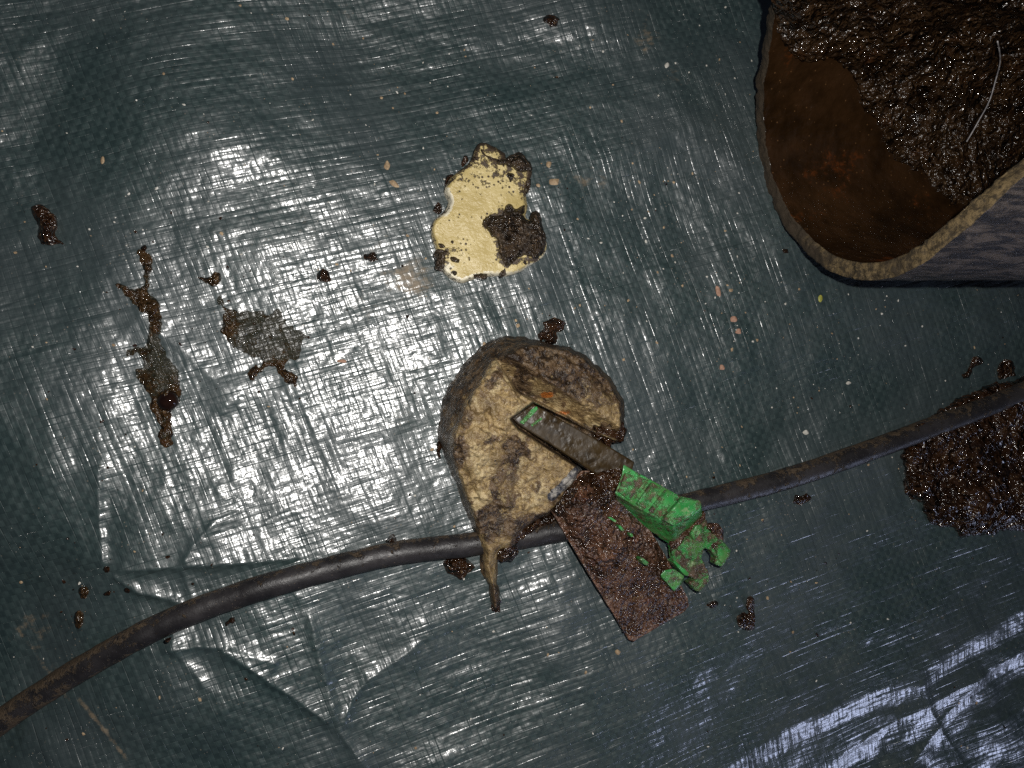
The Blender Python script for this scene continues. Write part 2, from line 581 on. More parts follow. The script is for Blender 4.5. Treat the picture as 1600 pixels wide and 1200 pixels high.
def stain_mask(X, Y):
    m = np.zeros(X.shape)
    for cx, cy, rx, ry, a in [(640, 435, 50, 45, 0.75), (560, 480, 60, 40, 0.45), (600, 380, 70, 60, 0.35), (920, 280, 60, 30, 0.5), (870, 285, 25, 18, 0.4),
                              (1010, 60, 40, 40, 0.55), (1060, 120, 40, 35, 0.45), (600, 110, 80, 60, 0.3), (480, 350, 60, 35, 0.4), (450, 215, 60, 40, 0.3),
                              (940, 370, 60, 50, 0.3), (30, 1000, 60, 60, 0.5), (70, 1060, 60, 40, 0.45), (160, 1150, 30, 40, 0.35), (60, 740, 60, 60, 0.25),
                              (540, 20, 120, 40, 0.35), (330, 60, 130, 40, 0.25), (1450, 960, 70, 40, 0.35), (760, 470, 60, 30, 0.3), (60, 120, 50, 60, 0.3)]:
        m = np.maximum(m, a * np.exp(-((X - cx) / rx) ** 2 - ((Y - cy) / ry) ** 2))
    # dried drips running down lower left
    for p, a in [([(0, 1005), (45, 1060), (90, 1110)], 0.6), ([(110, 1110), (150, 1150), (190, 1200)], 0.7)]:
        d, *_ = polydist(X, Y, p)
        m = np.maximum(m, a * np.exp(-(d / 7) ** 2))
    return m


c4 = at(np.array([0, 1600, 0, 1600.]), np.array([0, 0, 1200, 1200.]), 0.0)
gx = np.arange(c4[:, 0].min() - 0.03, c4[:, 0].max() + 0.03, 0.62 * MM)
gy = np.arange(c4[:, 1].min() - 0.03, c4[:, 1].max() + 0.03, 0.62 * MM)
_out = np.cumsum(np.linspace(1.5 * MM, 12 * MM, 28))                # the sheet goes on round the frame, coarser
gx = np.concatenate([gx[0] - _out[::-1], gx, gx[-1] + _out])
gy = np.concatenate([gy[0] - _out[::-1], gy, gy[-1] + _out])
GX, GY = np.meshgrid(gx, gy)
PX, PY = proj(GX, GY)
GZ = tarp_height(PX, PY)
ii = np.arange(GX.size).reshape(GX.shape)
TF = np.stack([ii[:-1, :-1], ii[:-1, 1:], ii[1:, 1:], ii[1:, :-1]], -1).reshape(-1, 4)
tarp = mesh_obj('ground_tarpaulin', np.stack([GX.ravel(), GY.ravel(), GZ.ravel()], -1), TF, M['tarp'], None,
                {'stain': stain_mask(PX.ravel(), PY.ravel())}, origin=False)
tag(tarp, 'dark green woven plastic tarpaulin lying creased under everything', None, None, 'structure')

# ------------------------------------------------------------------ clay pipe
a0 = at(1330., 438., 0.0); a1 = at(1600., 438., 0.0)
AX = (a1 - a0); AX[2] = 0; AX /= np.linalg.norm(AX)
SD = np.array([-AX[1], AX[0], 0.0])                       # across the pipe, away from the lens
RO, RI = 55 * MM, 48.6 * MM
q0 = float(a0 @ SD)
th = math.atan2(q0, CAMH)
ZC = RO - 0.6 * MM
QC = q0 * (1 - ZC / CAMH) + RO / math.cos(th)


def hit(px, py, R, far):
    d = rays(px, py)
    dq = d @ SD; dz = d[..., 2]; da = d @ AX
    oq, oz = -QC, CAMH - ZC
    A = dq ** 2 + dz ** 2; B = 2 * (oq * dq + oz * dz); C = oq ** 2 + oz ** 2 - R * R
    disc = np.maximum(B * B - 4 * A * C, 0)
    t = (-B + np.where(far, 1, -1) * np.sqrt(disc)) / (2 * A)
    return t * da, np.arctan2(oz + t * dz, oq + t * dq)      # axial place and angle


rim = np.array([(1760, 120), (1680, 200), (1600, 272), (1540, 330), (1480, 384), (1430, 418), (1375, 437), (1310, 429), (1255, 390),
                (1210, 325), (1190, 262), (1181, 190), (1189, 90), (1206, 0), (1235, -90)], float)
rs, rp = hit(rim[:, 0], rim[:, 1], RO, np.arange(len(rim)) > 6)
rp = np.where((np.arange(len(rim)) <= 6) & (rp > 0), rp - 2 * math.pi, rp)   # one turn, from the near side round under the pipe
rs[-1] = rs[-2] + 2 * MM
rp = np.append(rp, [rp[0] - 0.35, rp[-1] + 0.45]); rs = np.append(rs, [rs[0] + 0.10, rs[-1] + 0.10])
o_ = np.argsort(rp)
rp_s, rs_s = rp[o_], rs[o_]


def mat_pipe():
    n = NT('old_clay_pipe')
    P = n.co()
    kind = n.attr('kind')                                   # 0 outside, 1 broken edge, 2 inside
    e = n.mix(n.rng(n.noise(P, 420.0, 5.0, 0.8), 0.40, 0.60), (0.034, 0.023, 0.010), (0.17, 0.118, 0.052))
    e = n.mix(n.rng(n.add(n.noise(P, 70.0, 4.0, 0.7), n.mul(n.attr('rust'), 0.45)), 0.5, 0.72), e, (0.035, 0.023, 0.011))
    sx = n.xyz(n.mul(n.dot(P, tuple(AX)), 0.22), n.dot(P, tuple(SD)), n.dot(P, (0, 0, 1)))
    o = n.mix(n.rng(n.noise(sx, 300.0, 6.0, 0.75, 0.8), 0.42, 0.60), (0.014, 0.012, 0.012), (0.095, 0.075, 0.062))
    i = n.mix(n.rng(n.noise(P, 55.0, 4.0, 0.6), 0.3, 0.7), (0.011, 0.0055, 0.002), (0.034, 0.016, 0.0065))
    i = n.mix(n.mul(n.rng(n.add(n.attr('rust'), n.mul(n.add(n.noise(P, 110.0, 6.0, 0.8), -0.5), 2.6)), 0.50, 1.0), 0.75), i, (0.12, 0.030, 0.006))
    i = n.mix(n.rng(n.vor(P, 330.0), 0.13, 0.07), i, (0.10, 0.05, 0.02))
    col = n.mix(n.rng(kind, 0.4, 0.6), o, e)
    col = n.mix(n.rng(kind, 1.45, 1.6), col, i)
    wet = n.rng(kind, 1.45, 1.6)
    rough = n.mixf(wet, n.rng(kind, 0.4, 0.6, 0.42, 0.75), n.rng(n.noise(P, 90.0, 3.0), 0.3, 0.7, 0.10, 0.28))
    h = n.add(n.mul(n.noise(P, 1000.0, 4.0, 0.75), 1.0 * MM), n.mul(n.noise(P, 150.0, 3.0), 0.9 * MM))
    h = n.mixf(wet, h, n.add(n.mul(n.noise(P, 260.0, 3.0, 0.55), 1.1 * MM), n.mul(n.noise(P, 90.0, 2.0), 1.6 * MM)))
    nor = n.bump(h, 0.7, 1.0)
    return n.bsdf(col, rough, nor, 0.5)


M['pipe'] = mat_pipe()


def pipe_point(R, phi, s):
    q = QC + R * np.cos(phi); z = ZC + R * np.sin(phi)
    return AX * s[..., None] + SD * q[..., None] + np.array([0, 0, 1.0]) * z[..., None]


def build_pipe():
    nphi = 560
    phi = np.linspace(rp_s[0], rp_s[0] + 2 * math.pi, nphi, endpoint=False)
    per = np.interp(phi, np.concatenate([rp_s, [rp_s[0] + 2 * math.pi]]), np.concatenate([rs_s, [rs_s[0]]]))
    for _ in range(6):
        per = (np.roll(per, 1) + per * 2 + np.roll(per, -1)) / 4
    arc = phi * RO / MM * 4
    per = per + (fbm(arc, arc * 0, 40, 4, 5, 0.55) - 0.5) * 2.6 * MM
    send = 0.50
    prof = []                                               # (radius, axial offset, kind)
    for k in np.linspace(0, 1, 60):
        prof.append((RO, 'o', 1 - k, 0))
    nr = 9
    for k in np.linspace(0, 1, nr):
        prof.append((RO + (RI - RO) * k, 'r', 0, 1))
    for k in np.linspace(0, 1, 90):
        prof.append((RI, 'i', k, 2))
    rows = []; kinds = []; rust = []
    for j, (R, w, k, kd) in enumerate(prof):
        if w == 'r':
            kk = (R - RI) / (RO - RI)
            s = per + (fbm(arc, np.full(nphi, kk * 30), 9, 3, 9) - 0.5) * 1.8 * MM - 1.1 * MM * math.sin(math.pi * kk) * 0.6
            RR = np.full(nphi, R)
        else:
            s = per + (send - per) * (k ** 2.2) + (0.25 * MM if w == 'o' else 0.2 * MM)
            RR = R + (fbm(arc, s / MM * 4, 26, 4, 13) - 0.5) * (1.0 if w == 'o' else 0.8) * MM
        rows.append(pipe_point(RR, phi, s)); kinds.append(np.full(nphi, kd))
        xx, yy = proj(rows[-1][:, 0], rows[-1][:, 1], rows[-1][:, 2])
        r = np.zeros(nphi)
        if kd == 2:
            for cx, cy, rx, ry, a in [(1305, 265, 70, 60, 0.55), (1300, 285, 25, 20, 0.3), (1240, 80, 35, 35, 0.55), (1445, 320, 60, 35, 0.5), (1385, 405, 30, 9, 0.8), (1255, 340, 60, 30, 0.45), (1230, 160, 30, 60, 0.35)]:
                r = np.maximum(r, a * np.exp(-((xx - cx) / rx) ** 2 - ((yy - cy) / ry) ** 2))
        if kd == 1:
            r = sst(1330, 1220, xx) * 0.9
        rust.append(r)
    m = len(prof)
    V = np.stack(rows).reshape(-1, 3)
    id_ = np.arange(m * nphi).reshape(m, nphi)
    F = np.stack([id_[:-1], id_[1:], np.roll(id_, -1, 1)[1:], np.roll(id_, -1, 1)[:-1]], -1).reshape(-1, 4)
    return V, F, np.concatenate(kinds), np.concatenate(rust)


pv, pf, pk, pr = build_pipe()
pipe = mesh_obj('clay_pipe', pv, pf, M['pipe'], None, {'kind': pk, 'rust': pr})
tag(pipe, 'broken end of a wide brown clay pipe lying on its side', 'pipe')


def pos_in_pipe(X, Y, h):
    s, p = hit(X, Y, RI, np.ones(X.shape, bool))
    return pipe_point(RI - 0.3 * MM - h, p, s)


so = smooth_poly([(1212, -40), (1216, 40), (1236, 78), (1262, 96), (1300, 92), (1330, 118), (1352, 170), (1378, 205), (1396, 250),
                  (1440, 268), (1470, 300), (1500, 322), (1530, 318), (1560, 296), (1610, 250), (1680, 170), (1740, 80), (1740, -40), (1480, -90), (1300, -70)], 8, True, 1.2, 3)
soil = relief('soil_heap', so, lambda X, Y, d: (0.8 + 6.5 * (1 - np.exp(-d / 45))) * MM * (0.4 + 1.1 * fbm(X, Y, 46, 4, 3)) + (fbm(X, Y, 12, 3, 8) - 0.4) * 3.4 * MM * sst(0, 10, d),
              M['pipesoil'], None, 2.2, pos=pos_in_pipe, drop=0.0006)
tag(soil, 'dark glistening crumbly soil heaped inside the clay pipe', 'soil')


def tube(name, pts3, rad, mat, parent=None, nseg=14, attrs=None, bump=0.0, seed=0, capped=True):
    P = np.asarray(pts3, float)
    T = np.gradient(P, axis=0); T /= np.linalg.norm(T, axis=1)[:, None]
    up = np.array([0, 0, 1.0]); A = np.cross(T, up); A /= np.linalg.norm(A, axis=1)[:, None] + 1e-9
    B = np.cross(A, T)
    an = np.linspace(0, 2 * math.pi, nseg, endpoint=False)
    R = np.broadcast_to(rad, (len(P),))[:, None] * np.ones(nseg)
    L = np.concatenate([[0], np.cumsum(np.linalg.norm(np.diff(P, axis=0), axis=1))])
    if bump:
        R = R + bump * (fbm(L[:, None] / MM * 4 * np.ones(nseg), an[None, :] * 18 + 0 * L[:, None], 22, 4, seed) - 0.5)
    V = P[:, None, :] + R[..., None] * (np.cos(an)[None, :, None] * A[:, None, :] + np.sin(an)[None, :, None] * B[:, None, :])
    id_ = np.arange(len(P) * nseg).reshape(len(P), nseg)
    F = np.stack([id_[:-1], np.roll(id_, -1, 1)[:-1], np.roll(id_, -1, 1)[1:], id_[1:]], -1).reshape(-1, 4).tolist()
    if capped:
        F.append(id_[0][::-1].tolist()); F.append(id_[-1].tolist())
    A_ = {}
    if attrs:
        for k, fn in attrs.items():
            A_[k] = fn(L[:, None] * np.ones(nseg), an[None, :] + 0 * L[:, None]).ravel()
    return mesh_obj(name, V.reshape(-1, 3), F, mat, parent, A_)


def mat_simple(name, c1, c2, scale, rough=0.5, bump=0.3 * MM, bs=800.0, coat=0.0):
    n = NT(name); P = n.co()
    col = n.mix(n.rng(n.noise(P, scale, 4.0, 0.65), 0.35, 0.68), c1, c2)
    nor = n.bump(n.mul(n.noise(P, bs, 3.0, 0.6), bump), 0.8, 1.0)
    return n.bsdf(col, rough, nor, 0.5, coat=coat, coat_normal=nor)


M['root'] = mat_simple('pale_root', (0.18, 0.17, 0.18), (0.45, 0.43, 0.43), 300.0, 0.35)
rt = smooth_poly([(1552, 24), (1547, 66), (1532, 112), (1516, 152), (1500, 187), (1480, 224)], 8, False)
fr = tube('root_fibre', pos_in_pipe(rt[:, 0], rt[:, 1], np.full(len(rt), 10.5 * MM) + 0.3 * MM * np.sin(np.arange(len(rt)) * 0.35)), 0.28 * MM, M['root'], None, 6)
tag(fr, 'thin pale root fibre lying on the soil in the pipe', 'root')

# ------------------------------------------------------------------ cable
def mat_cable():
    n = NT('black_cable_sheath'); P = n.co()
    d = n.attr('dirt')
    k = n.rng(n.add(d, n.mul(n.add(n.noise(P, 220.0, 6.0, 0.8), -0.5), 2.2)), 0.42, 0.60)
    base = n.mix(n.rng(n.noise(P, 60.0, 4.0), 0.4, 0.7), (0.012, 0.011, 0.012), (0.030, 0.027, 0.028))
    col = n.mix(k, base, n.mix(n.noise(P, 500.0, 4.0), (0.020, 0.013, 0.008), (0.10, 0.07, 0.042)))
    spk = n.rng(n.vor(P, 900.0), 0.16, 0.10)
    col = n.mix(n.mul(spk, n.rng(n.noise(P, 150.0), 0.5, 0.65)), col, (0.17, 0.13, 0.09))
    h = n.add(n.mul(n.noise(P, 1300.0, 3.0, 0.7), 0.16 * MM), n.mul(k, n.noise(P, 900.0, 4.0, 0.7), 0.9 * MM))
    nor = n.bump(h, 0.8, 1.0)
    return n.bsdf(col, n.mixf(k, n.rng(n.noise(P, 300.0, 4.0, 0.7), 0.4, 0.6, 0.36, 0.52), 0.6), nor, 0.4)


M['cable'] = mat_cable()
cr = 4.4 * MM
cpx = smooth_poly([(-190, 1262), (-90, 1196), (0, 1128), (110, 1055), (235, 985), (360, 934), (480, 898), (610, 866), (740, 850), (870, 830), (990, 806), (1100, 781),
                   (1240, 744), (1390, 692), (1500, 651), (1600, 612), (1700, 570), (1800, 525)], 26, False)
cz = tarpz(cpx[:, 0], cpx[:, 1]) + cr
for _ in range(40):
    cz[1:-1] = (cz[:-2] + 2 * cz[1:-1] + cz[2:]) / 4


def cable_dirt(L, a):
    up = np.sin(a); side = np.cos(a)            # side: + is away from the lens top edge or below
    endl = sst(0.14, 0.06, L) * 0.28 + sst(0.31, 0.37, L) * 0.10
    return 0.18 + endl + 0.38 * np.clip(-side * 1.1 - 0.25, 0, 1) + 0.30 * np.clip(side - 0.45, 0, 1)


cable = tube('cable', at(cpx[:, 0], cpx[:, 1], cz), cr, M['cable'], None, 40, {'dirt': cable_dirt}, 0.5 * MM, 4)
tag(cable, 'long black muddy cable running across the tarpaulin under the metal plate', 'cable')

CR = [(408, 908, 6, 3), (432, 901, 9, 3.5), (498, 884, 5, 3), (262, 1001, 6, 3), (1160, 757, 8, 3), (1330, 706, 10, 3.5), (1440, 664, 12, 3), (150, 1016, 6, 3), (655, 866, 4, 3)]
# ------------------------------------------------------------------ yellow shard
Z2 = lambda pts: np.array([(640 + x / 4.615, 200 + y / 4.615) for x, y in pts])
sh_raw = Z2([(455, 205), (480, 130), (530, 105), (600, 130), (680, 180), (700, 225), (780, 260), (880, 300), (862, 380), (850, 430), (838, 490), (852, 570), (840, 650), (905, 680), (955, 750),
             (988, 840), (962, 930), (860, 995), (750, 1058), (620, 1066), (500, 1078), (400, 1112), (330, 1106), (265, 1056), (205, 985), (192, 885), (160, 785),
             (155, 712), (190, 650), (258, 590), (285, 520), (250, 460), (262, 410), (310, 345), (400, 280)])
sh = smooth_poly(sh_raw, 3, True, 0.20, 4)


def mat_shard():
    n = NT('yellow_glazed_pottery'); P = n.co()
    y = n.mix(n.rng(n.noise(P, 70.0, 4.0, 0.6), 0.3, 0.72), (0.42, 0.325, 0.125), (0.56, 0.455, 0.215))
    pale = n.rng(n.add(n.attr('pale'), n.mul(n.add(n.noise(P, 300.0, 4.0, 0.7), -0.5), 0.9)), 0.45, 0.6)
    col = n.mix(pale, y, n.mix(n.noise(P, 400.0, 3.0), (0.50, 0.44, 0.30), (0.78, 0.73, 0.58)))
    dirt = n.attr('dirt')
    k = n.rng(n.add(dirt, n.mul(n.add(n.noise(P, 300.0, 6.0, 0.8), -0.5), 2.2)), 0.52, 0.62)
    k2 = n.mul(n.rng(n.vor(P, 560.0), 0.30, 0.18), n.rng(n.add(n.noise(P, 130.0, 4.0, 0.7), n.mul(dirt, 0.35)), 0.56, 0.66))
    k = n.math('MAXIMUM', k, k2)
    col = n.mix(k, col, n.mix(n.noise(P, 800.0), (0.02, 0.013, 0.008), (0.09, 0.06, 0.035)))
    h = n.add(n.mul(n.noise(P, 900.0, 3.0, 0.7), 0.45 * MM), n.mul(n.noise(P, 200.0, 3.0), 0.8 * MM), n.mul(k, 0.5 * MM))
    nor = n.bump(h, 0.7, 1.0)
    return n.bsdf(col, n.mixf(k, 0.36, 0.5), nor, 0.5)


M['shard'] = mat_shard()
shc = at(765., 340., 0.0); shb = float(tarpz(np.array(765.), np.array(340.))) - 0.3 * MM
shard = thing('pottery_shard', 'yellow glazed pottery shard spattered with black soil', 'shard', (shc[0], shc[1], shb))
SHT = 6.5


def sh_h(X, Y, d):
    dome = 1.1 * np.exp(-((X - 760) / 80) ** 2 - ((Y - 350) / 100) ** 2)
    e = sst(0, 5.5, d) ** 0.6
    return (SHT - 2.2 + 2.2 * e + dome + (fbm(X, Y, 34, 3, 2) - 0.5) * 0.9) * MM - 0.9 * MM * sst(0.5, 0.62, fbm(X, Y, 20, 3, 6)) * sst(9, 2, d)


def sh_pale(X, Y, d):
    left = sst(718, 704, X) * sst(360, 325, Y) * sst(280, 300, Y)
    bot = sst(402, 428, Y) * 0.6
    rag = fbm(X, Y, 16, 3, 6)
    return np.where(d < 1.5 + 7 * np.clip(rag - 0.42, 0, 1) * sst(360, 420, Y), 0.6, 0) + left * np.where(d < 9, 0.8, 0) + np.where(d < 9, bot, 0) + 0.6 * np.exp(-((X - 703) / 14) ** 2 - ((Y - 415) / 14) ** 2)


def sh_dirt(X, Y, d):
    db_, *_ = polydist(X, Y, Z2([(670, 570), (640, 630), (540, 650), (562, 745), (630, 795), (650, 955), (690, 1000), (780, 955), (900, 935)]))
    return 0.24 + 0.42 * np.exp(-(db_ / 6) ** 2) + 0.34 * sst(310, 240, Y) + 0.35 * np.where(d < 5, 0.5, 0) + 0.35 * np.exp(-((X - 700) / 18) ** 2 - ((Y - 400) / 22) ** 2) + 0.25 * np.exp(-((X - 815) / 20) ** 2 - ((Y - 290) / 30) ** 2) - 0.12 * np.exp(-((X - 730) / 40) ** 2 - ((Y - 370) / 40) ** 2)


relief('fragment_body', sh, sh_h, M['shard'], shard, 1.5, shb, attrs={'pale': sh_pale, 'dirt': sh_dirt}, drop=0.0, inset=0.02)


def lump(amp, w, seed, gr=0.6, sc=22):
    def f(X, Y, d):
        return (amp * (1 - np.exp(-d / w)) * (0.55 + 0.9 * fbm(X, Y, sc, 4, seed)) + gr * (fbm(X, Y, 7, 3, seed + 50) - 0.35) * sst(0, 5, d) + 0.08) * MM
    return f


shtop = shb + (SHT + 0.2) * MM
for k, (pz, amp) in enumerate([
    ([(670, 570), (720, 545), (770, 580), (820, 560), (822, 645), (865, 655), (870, 600), (915, 600), (958, 700), (985, 830), (962, 910), (900, 935), (830, 925), (780, 955), (740, 990), (690, 1000),
      (650, 955), (640, 880), (630, 795), (590, 800), (562, 745), (515, 690), (540, 650), (575, 615), (640, 630)], 2.6),
    ([(630, 240), (690, 215), (720, 195), (790, 180), (832, 210), (872, 260), (882, 300), (820, 315), (740, 305), (700, 270), (650, 270)], 2.4),
    ([(192, 880), (235, 875), (285, 890), (268, 930), (250, 1000), (205, 1005), (186, 960)], 1.8),
    ([(285, 905), (330, 915), (370, 945), (360, 970), (310, 965), (290, 935)], 1.2),
    ([(442, 950), (480, 945), (505, 965), (485, 985), (450, 980)], 1.2),
    ([(695, 335), (740, 325), (765, 355), (745, 385), (720, 405), (705, 370)], 1.2),
    ([(590, 420), (602, 400), (610, 440), (590, 455)], 0.8),
    ([(452, 1050), (500, 1040), (560, 1050), (540, 1085), (480, 1085)], 1.2),
    ([(300, 1030), (330, 1025), (345, 1050), (320, 1070)], 0.9),
    ([(205, 825), (235, 830), (260, 860), (225, 870)], 0.8),
    ([(575, 890), (610, 885), (618, 905), (590, 912)], 0.7),
    ([(290, 815), (318, 800), (322, 835), (300, 838)], 0.7),
    ([(520, 150), (560, 190), (620, 215), (650, 235), (600, 245), (545, 205), (510, 165)], 1.0),
    ([(455, 215), (510, 200), (520, 215), (470, 240)], 0.8),
    ([(845, 385), (868, 375), (875, 420), (850, 480)], 1.2),
    ([(810, 960), (840, 950), (838, 990), (815, 985)], 0.8),
    ([(640, 1040), (655, 1020), (690, 1000), (700, 1040), (660, 1075)], 0.8),
]):
    p = smooth_poly(Z2(pz), 5, True, 0.62 if amp > 1 else 0.25, 20 + k)
    relief('soil_crust', p, lump(amp * 1.3, 6, 60 + k, 2.2, 12), M['soil'], shard, 1.3, shtop, drop=0.0012)
for k, pz in enumerate([[(250, 395), (275, 345), (310, 330), (315, 350), (280, 400), (262, 440)], [(160, 590), (200, 530), (235, 555), (235, 600), (200, 625), (170, 610)],
                        [(385, 215), (410, 200), (425, 235), (390, 275), (372, 255)], [(180, 985), (215, 1000), (262, 1040), (240, 1050), (190, 1020)]]):
    p = smooth_poly(Z2(pz), 5, True, 0.4, 120 + k)
    relief('soil_crust', p, lump(2.8, 6, 160 + k, 0.8, 14), M['mud'], shard, 1.3, shb + 0.3 * MM, drop=0.001)

for k, (x, y, rx, ry) in enumerate(CR):
    a = np.linspace(0, 2 * math.pi, 9, endpoint=False); q = np.random.default_rng(k).uniform(0.7, 1.3, 9)
    p = np.stack([x + rx * q * np.cos(a), y + ry * q * np.sin(a) - 0.3 * rx * q * np.cos(a)], -1)
    relief('soil_crumb', smooth_poly(p, 4), lump(1.2, 3, 800 + k, 0.8, 8), M['mud'], cable, 1.1, lambda X, Y: tarpz(X, Y) + 6.6 * MM, drop=0.0015)

# ------------------------------------------------------------------ crusted lump with the slot and tail
bl = smooth_poly([(688, 650), (697, 612), (722, 570), (750, 542), (778, 527), (808, 525), (850, 534), (895, 545), (932, 570), (958, 597), (976, 630), (976, 660), (970, 690), (950, 694),
                  (930, 700), (916, 722), (910, 740), (893, 768), (866, 800), (838, 815), (815, 838), (802, 862), (783, 868), (777, 890), (778, 915), (781, 940), (774, 954), (767, 946), (764, 916), (752, 892), (748, 860),
                  (741, 830), (722, 785), (702, 732), (689, 700), (684, 672)], 5, True, 0.45, 8)
ridge = [(880, 535), (815, 548), (775, 572), (745, 620), (716, 680), (712, 712), (728, 755), (746, 800), (752, 850)]
slot = [(798, 655), (833, 629), (880, 652), (990, 705), (1010, 800), (950, 795), (904, 731), (810, 670)]


def b_h(X, Y, d):
    wob = (fbm(X, Y, 40, 3, 301) - 0.5) * 22
    A = 27.5 - 0.012 * (X - 750) + 0.012 * (Y - 640)
    dB = (X - 705) * 0.342 + (Y - 705) * 0.94 + wob
    B = 27.5 - 0.145 * np.maximum(dB, 0) + 0.0004 * np.maximum(dB, 0) ** 2
    C = 27.5 - 0.062 * (X - 800) - 0.03 * np.maximum(600 - Y, 0) * 0 + wob * 0.05
    dD = -((X - 832) * -0.426 + (Y - 626) * 0.905) + wob * 0.4
    D = 8.5 + 0.40 * np.maximum(dD, 0)
    lobe = sst(-3, 3, (X - 785) * 0.843 - (Y - 578) * 0.538 + wob * 0.15) * sst(-2, 2, dD)      # 1 on the far lobe
    zt = np.minimum(A, B) * (1 - lobe) + np.minimum(C, D) * lobe
    zt = zt - 5.0 * sst(830, 900, Y) - 2.0 * sst(905, 945, Y)
    dr, _, _, _, s = polydist(X, Y, ridge)
    left = s < 0
    fl = (d / (d + dr + 1e-6)) ** 0.72
    fr_ = sst(-1.5, 8, d) ** 0.7
    wmix = np.where(left, np.clip(dr / 14, 0, 1), 0)
    f = fl * wmix + (1 - wmix) * np.where(Y > 835, np.sqrt(np.clip(d / 14, 0, 1)), fr_)
    h = zt * f
    # slot
    ds, _, _ = sdf(X, Y, slot)
    h = h - np.minimum(h, 15.0) * sst(-3, 3, ds) * 0.92
    # worn layers, groove and pits
    for p, a, e in [([(735, 615), (752, 590), (775, 578), (800, 590), (815, 625), (808, 655), (790, 672), (770, 668), (764, 640), (745, 650), (733, 635)], 1.7, 2.5),
                    ([(716, 680), (745, 665), (765, 675), (768, 690), (790, 700), (830, 690), (900, 735), (880, 775), (820, 800), (750, 780), (725, 730)], 1.4, 3),
                    ([(840, 560), (880, 555), (930, 590), (960, 630), (930, 640), (880, 620), (845, 600)], 1.5, 3)]:
        q, _, _ = sdf(X, Y, p)
        h += a * sst(-e / 2, e, q + (fbm(X, Y, 12, 3, 77) - 0.5) * 10)
    dg, *_ = polydist(X, Y, [(777, 578), (795, 598), (813, 622)])
    h -= 1.8 * np.exp(-(dg / 2.2) ** 2)
    dg, *_ = polydist(X, Y, [(762, 640), (766, 660), (785, 680), (800, 690)])
    h -= 0.8 * np.exp(-(dg / 3.5) ** 2)
    h += (fbm(X, Y, 60, 3, 31) - 0.5) * 3.5 * f + (fbm(X, Y, 13, 4, 32) - 0.5) * 3.4 * np.clip(d / 5, 0, 1)
    pit = fbm(X, Y, 6.5, 2, 39)
    h -= 0.8 * sst(0.68, 0.82, pit) * np.clip(d / 6, 0, 1)
    return np.maximum(h, 0.4) * MM


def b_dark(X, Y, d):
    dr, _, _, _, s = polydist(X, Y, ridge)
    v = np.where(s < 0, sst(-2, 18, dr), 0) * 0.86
    v = np.maximum(v, sst(14, 2, d) * 0.78)  # outer edges darkened in the colour for stronger shading
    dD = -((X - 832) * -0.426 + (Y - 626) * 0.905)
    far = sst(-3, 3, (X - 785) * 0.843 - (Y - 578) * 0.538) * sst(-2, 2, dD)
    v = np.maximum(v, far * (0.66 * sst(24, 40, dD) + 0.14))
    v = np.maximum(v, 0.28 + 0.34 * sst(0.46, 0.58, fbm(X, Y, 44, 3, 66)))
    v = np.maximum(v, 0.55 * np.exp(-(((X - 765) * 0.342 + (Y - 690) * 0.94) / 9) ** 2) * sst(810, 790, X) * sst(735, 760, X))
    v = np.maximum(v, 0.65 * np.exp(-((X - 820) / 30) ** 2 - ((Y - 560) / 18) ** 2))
    v = np.maximum(v, 0.62 * np.exp(-((X - 795) / 14) ** 2 - ((Y - 675) / 22) ** 2))  # shading of the hollow pocket, painted into the crust colour
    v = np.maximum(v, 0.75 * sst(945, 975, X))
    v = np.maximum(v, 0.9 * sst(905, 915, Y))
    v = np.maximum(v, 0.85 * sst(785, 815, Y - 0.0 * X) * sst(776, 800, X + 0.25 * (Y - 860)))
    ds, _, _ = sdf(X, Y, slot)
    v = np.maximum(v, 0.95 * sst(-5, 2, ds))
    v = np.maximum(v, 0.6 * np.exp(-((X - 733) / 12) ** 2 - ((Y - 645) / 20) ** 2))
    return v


def b_frac(X, Y, d):
    q, *_ = polydist(X, Y, [(908, 730), (893, 746), (862, 776)])
    return 0.9 * np.exp(-(q / 9) ** 2)


def b_rust(X, Y, d):
    return 0.95 * np.exp(-((X - 855) / 14) ** 2 - ((Y - 617) / 6) ** 2) + 0.6 * np.exp(-((X - 880) / 25) ** 2 - ((Y - 645) / 6) ** 2) + 0.35 * np.exp(-((X - 820) / 20) ** 2 - ((Y - 540) / 12) ** 2)


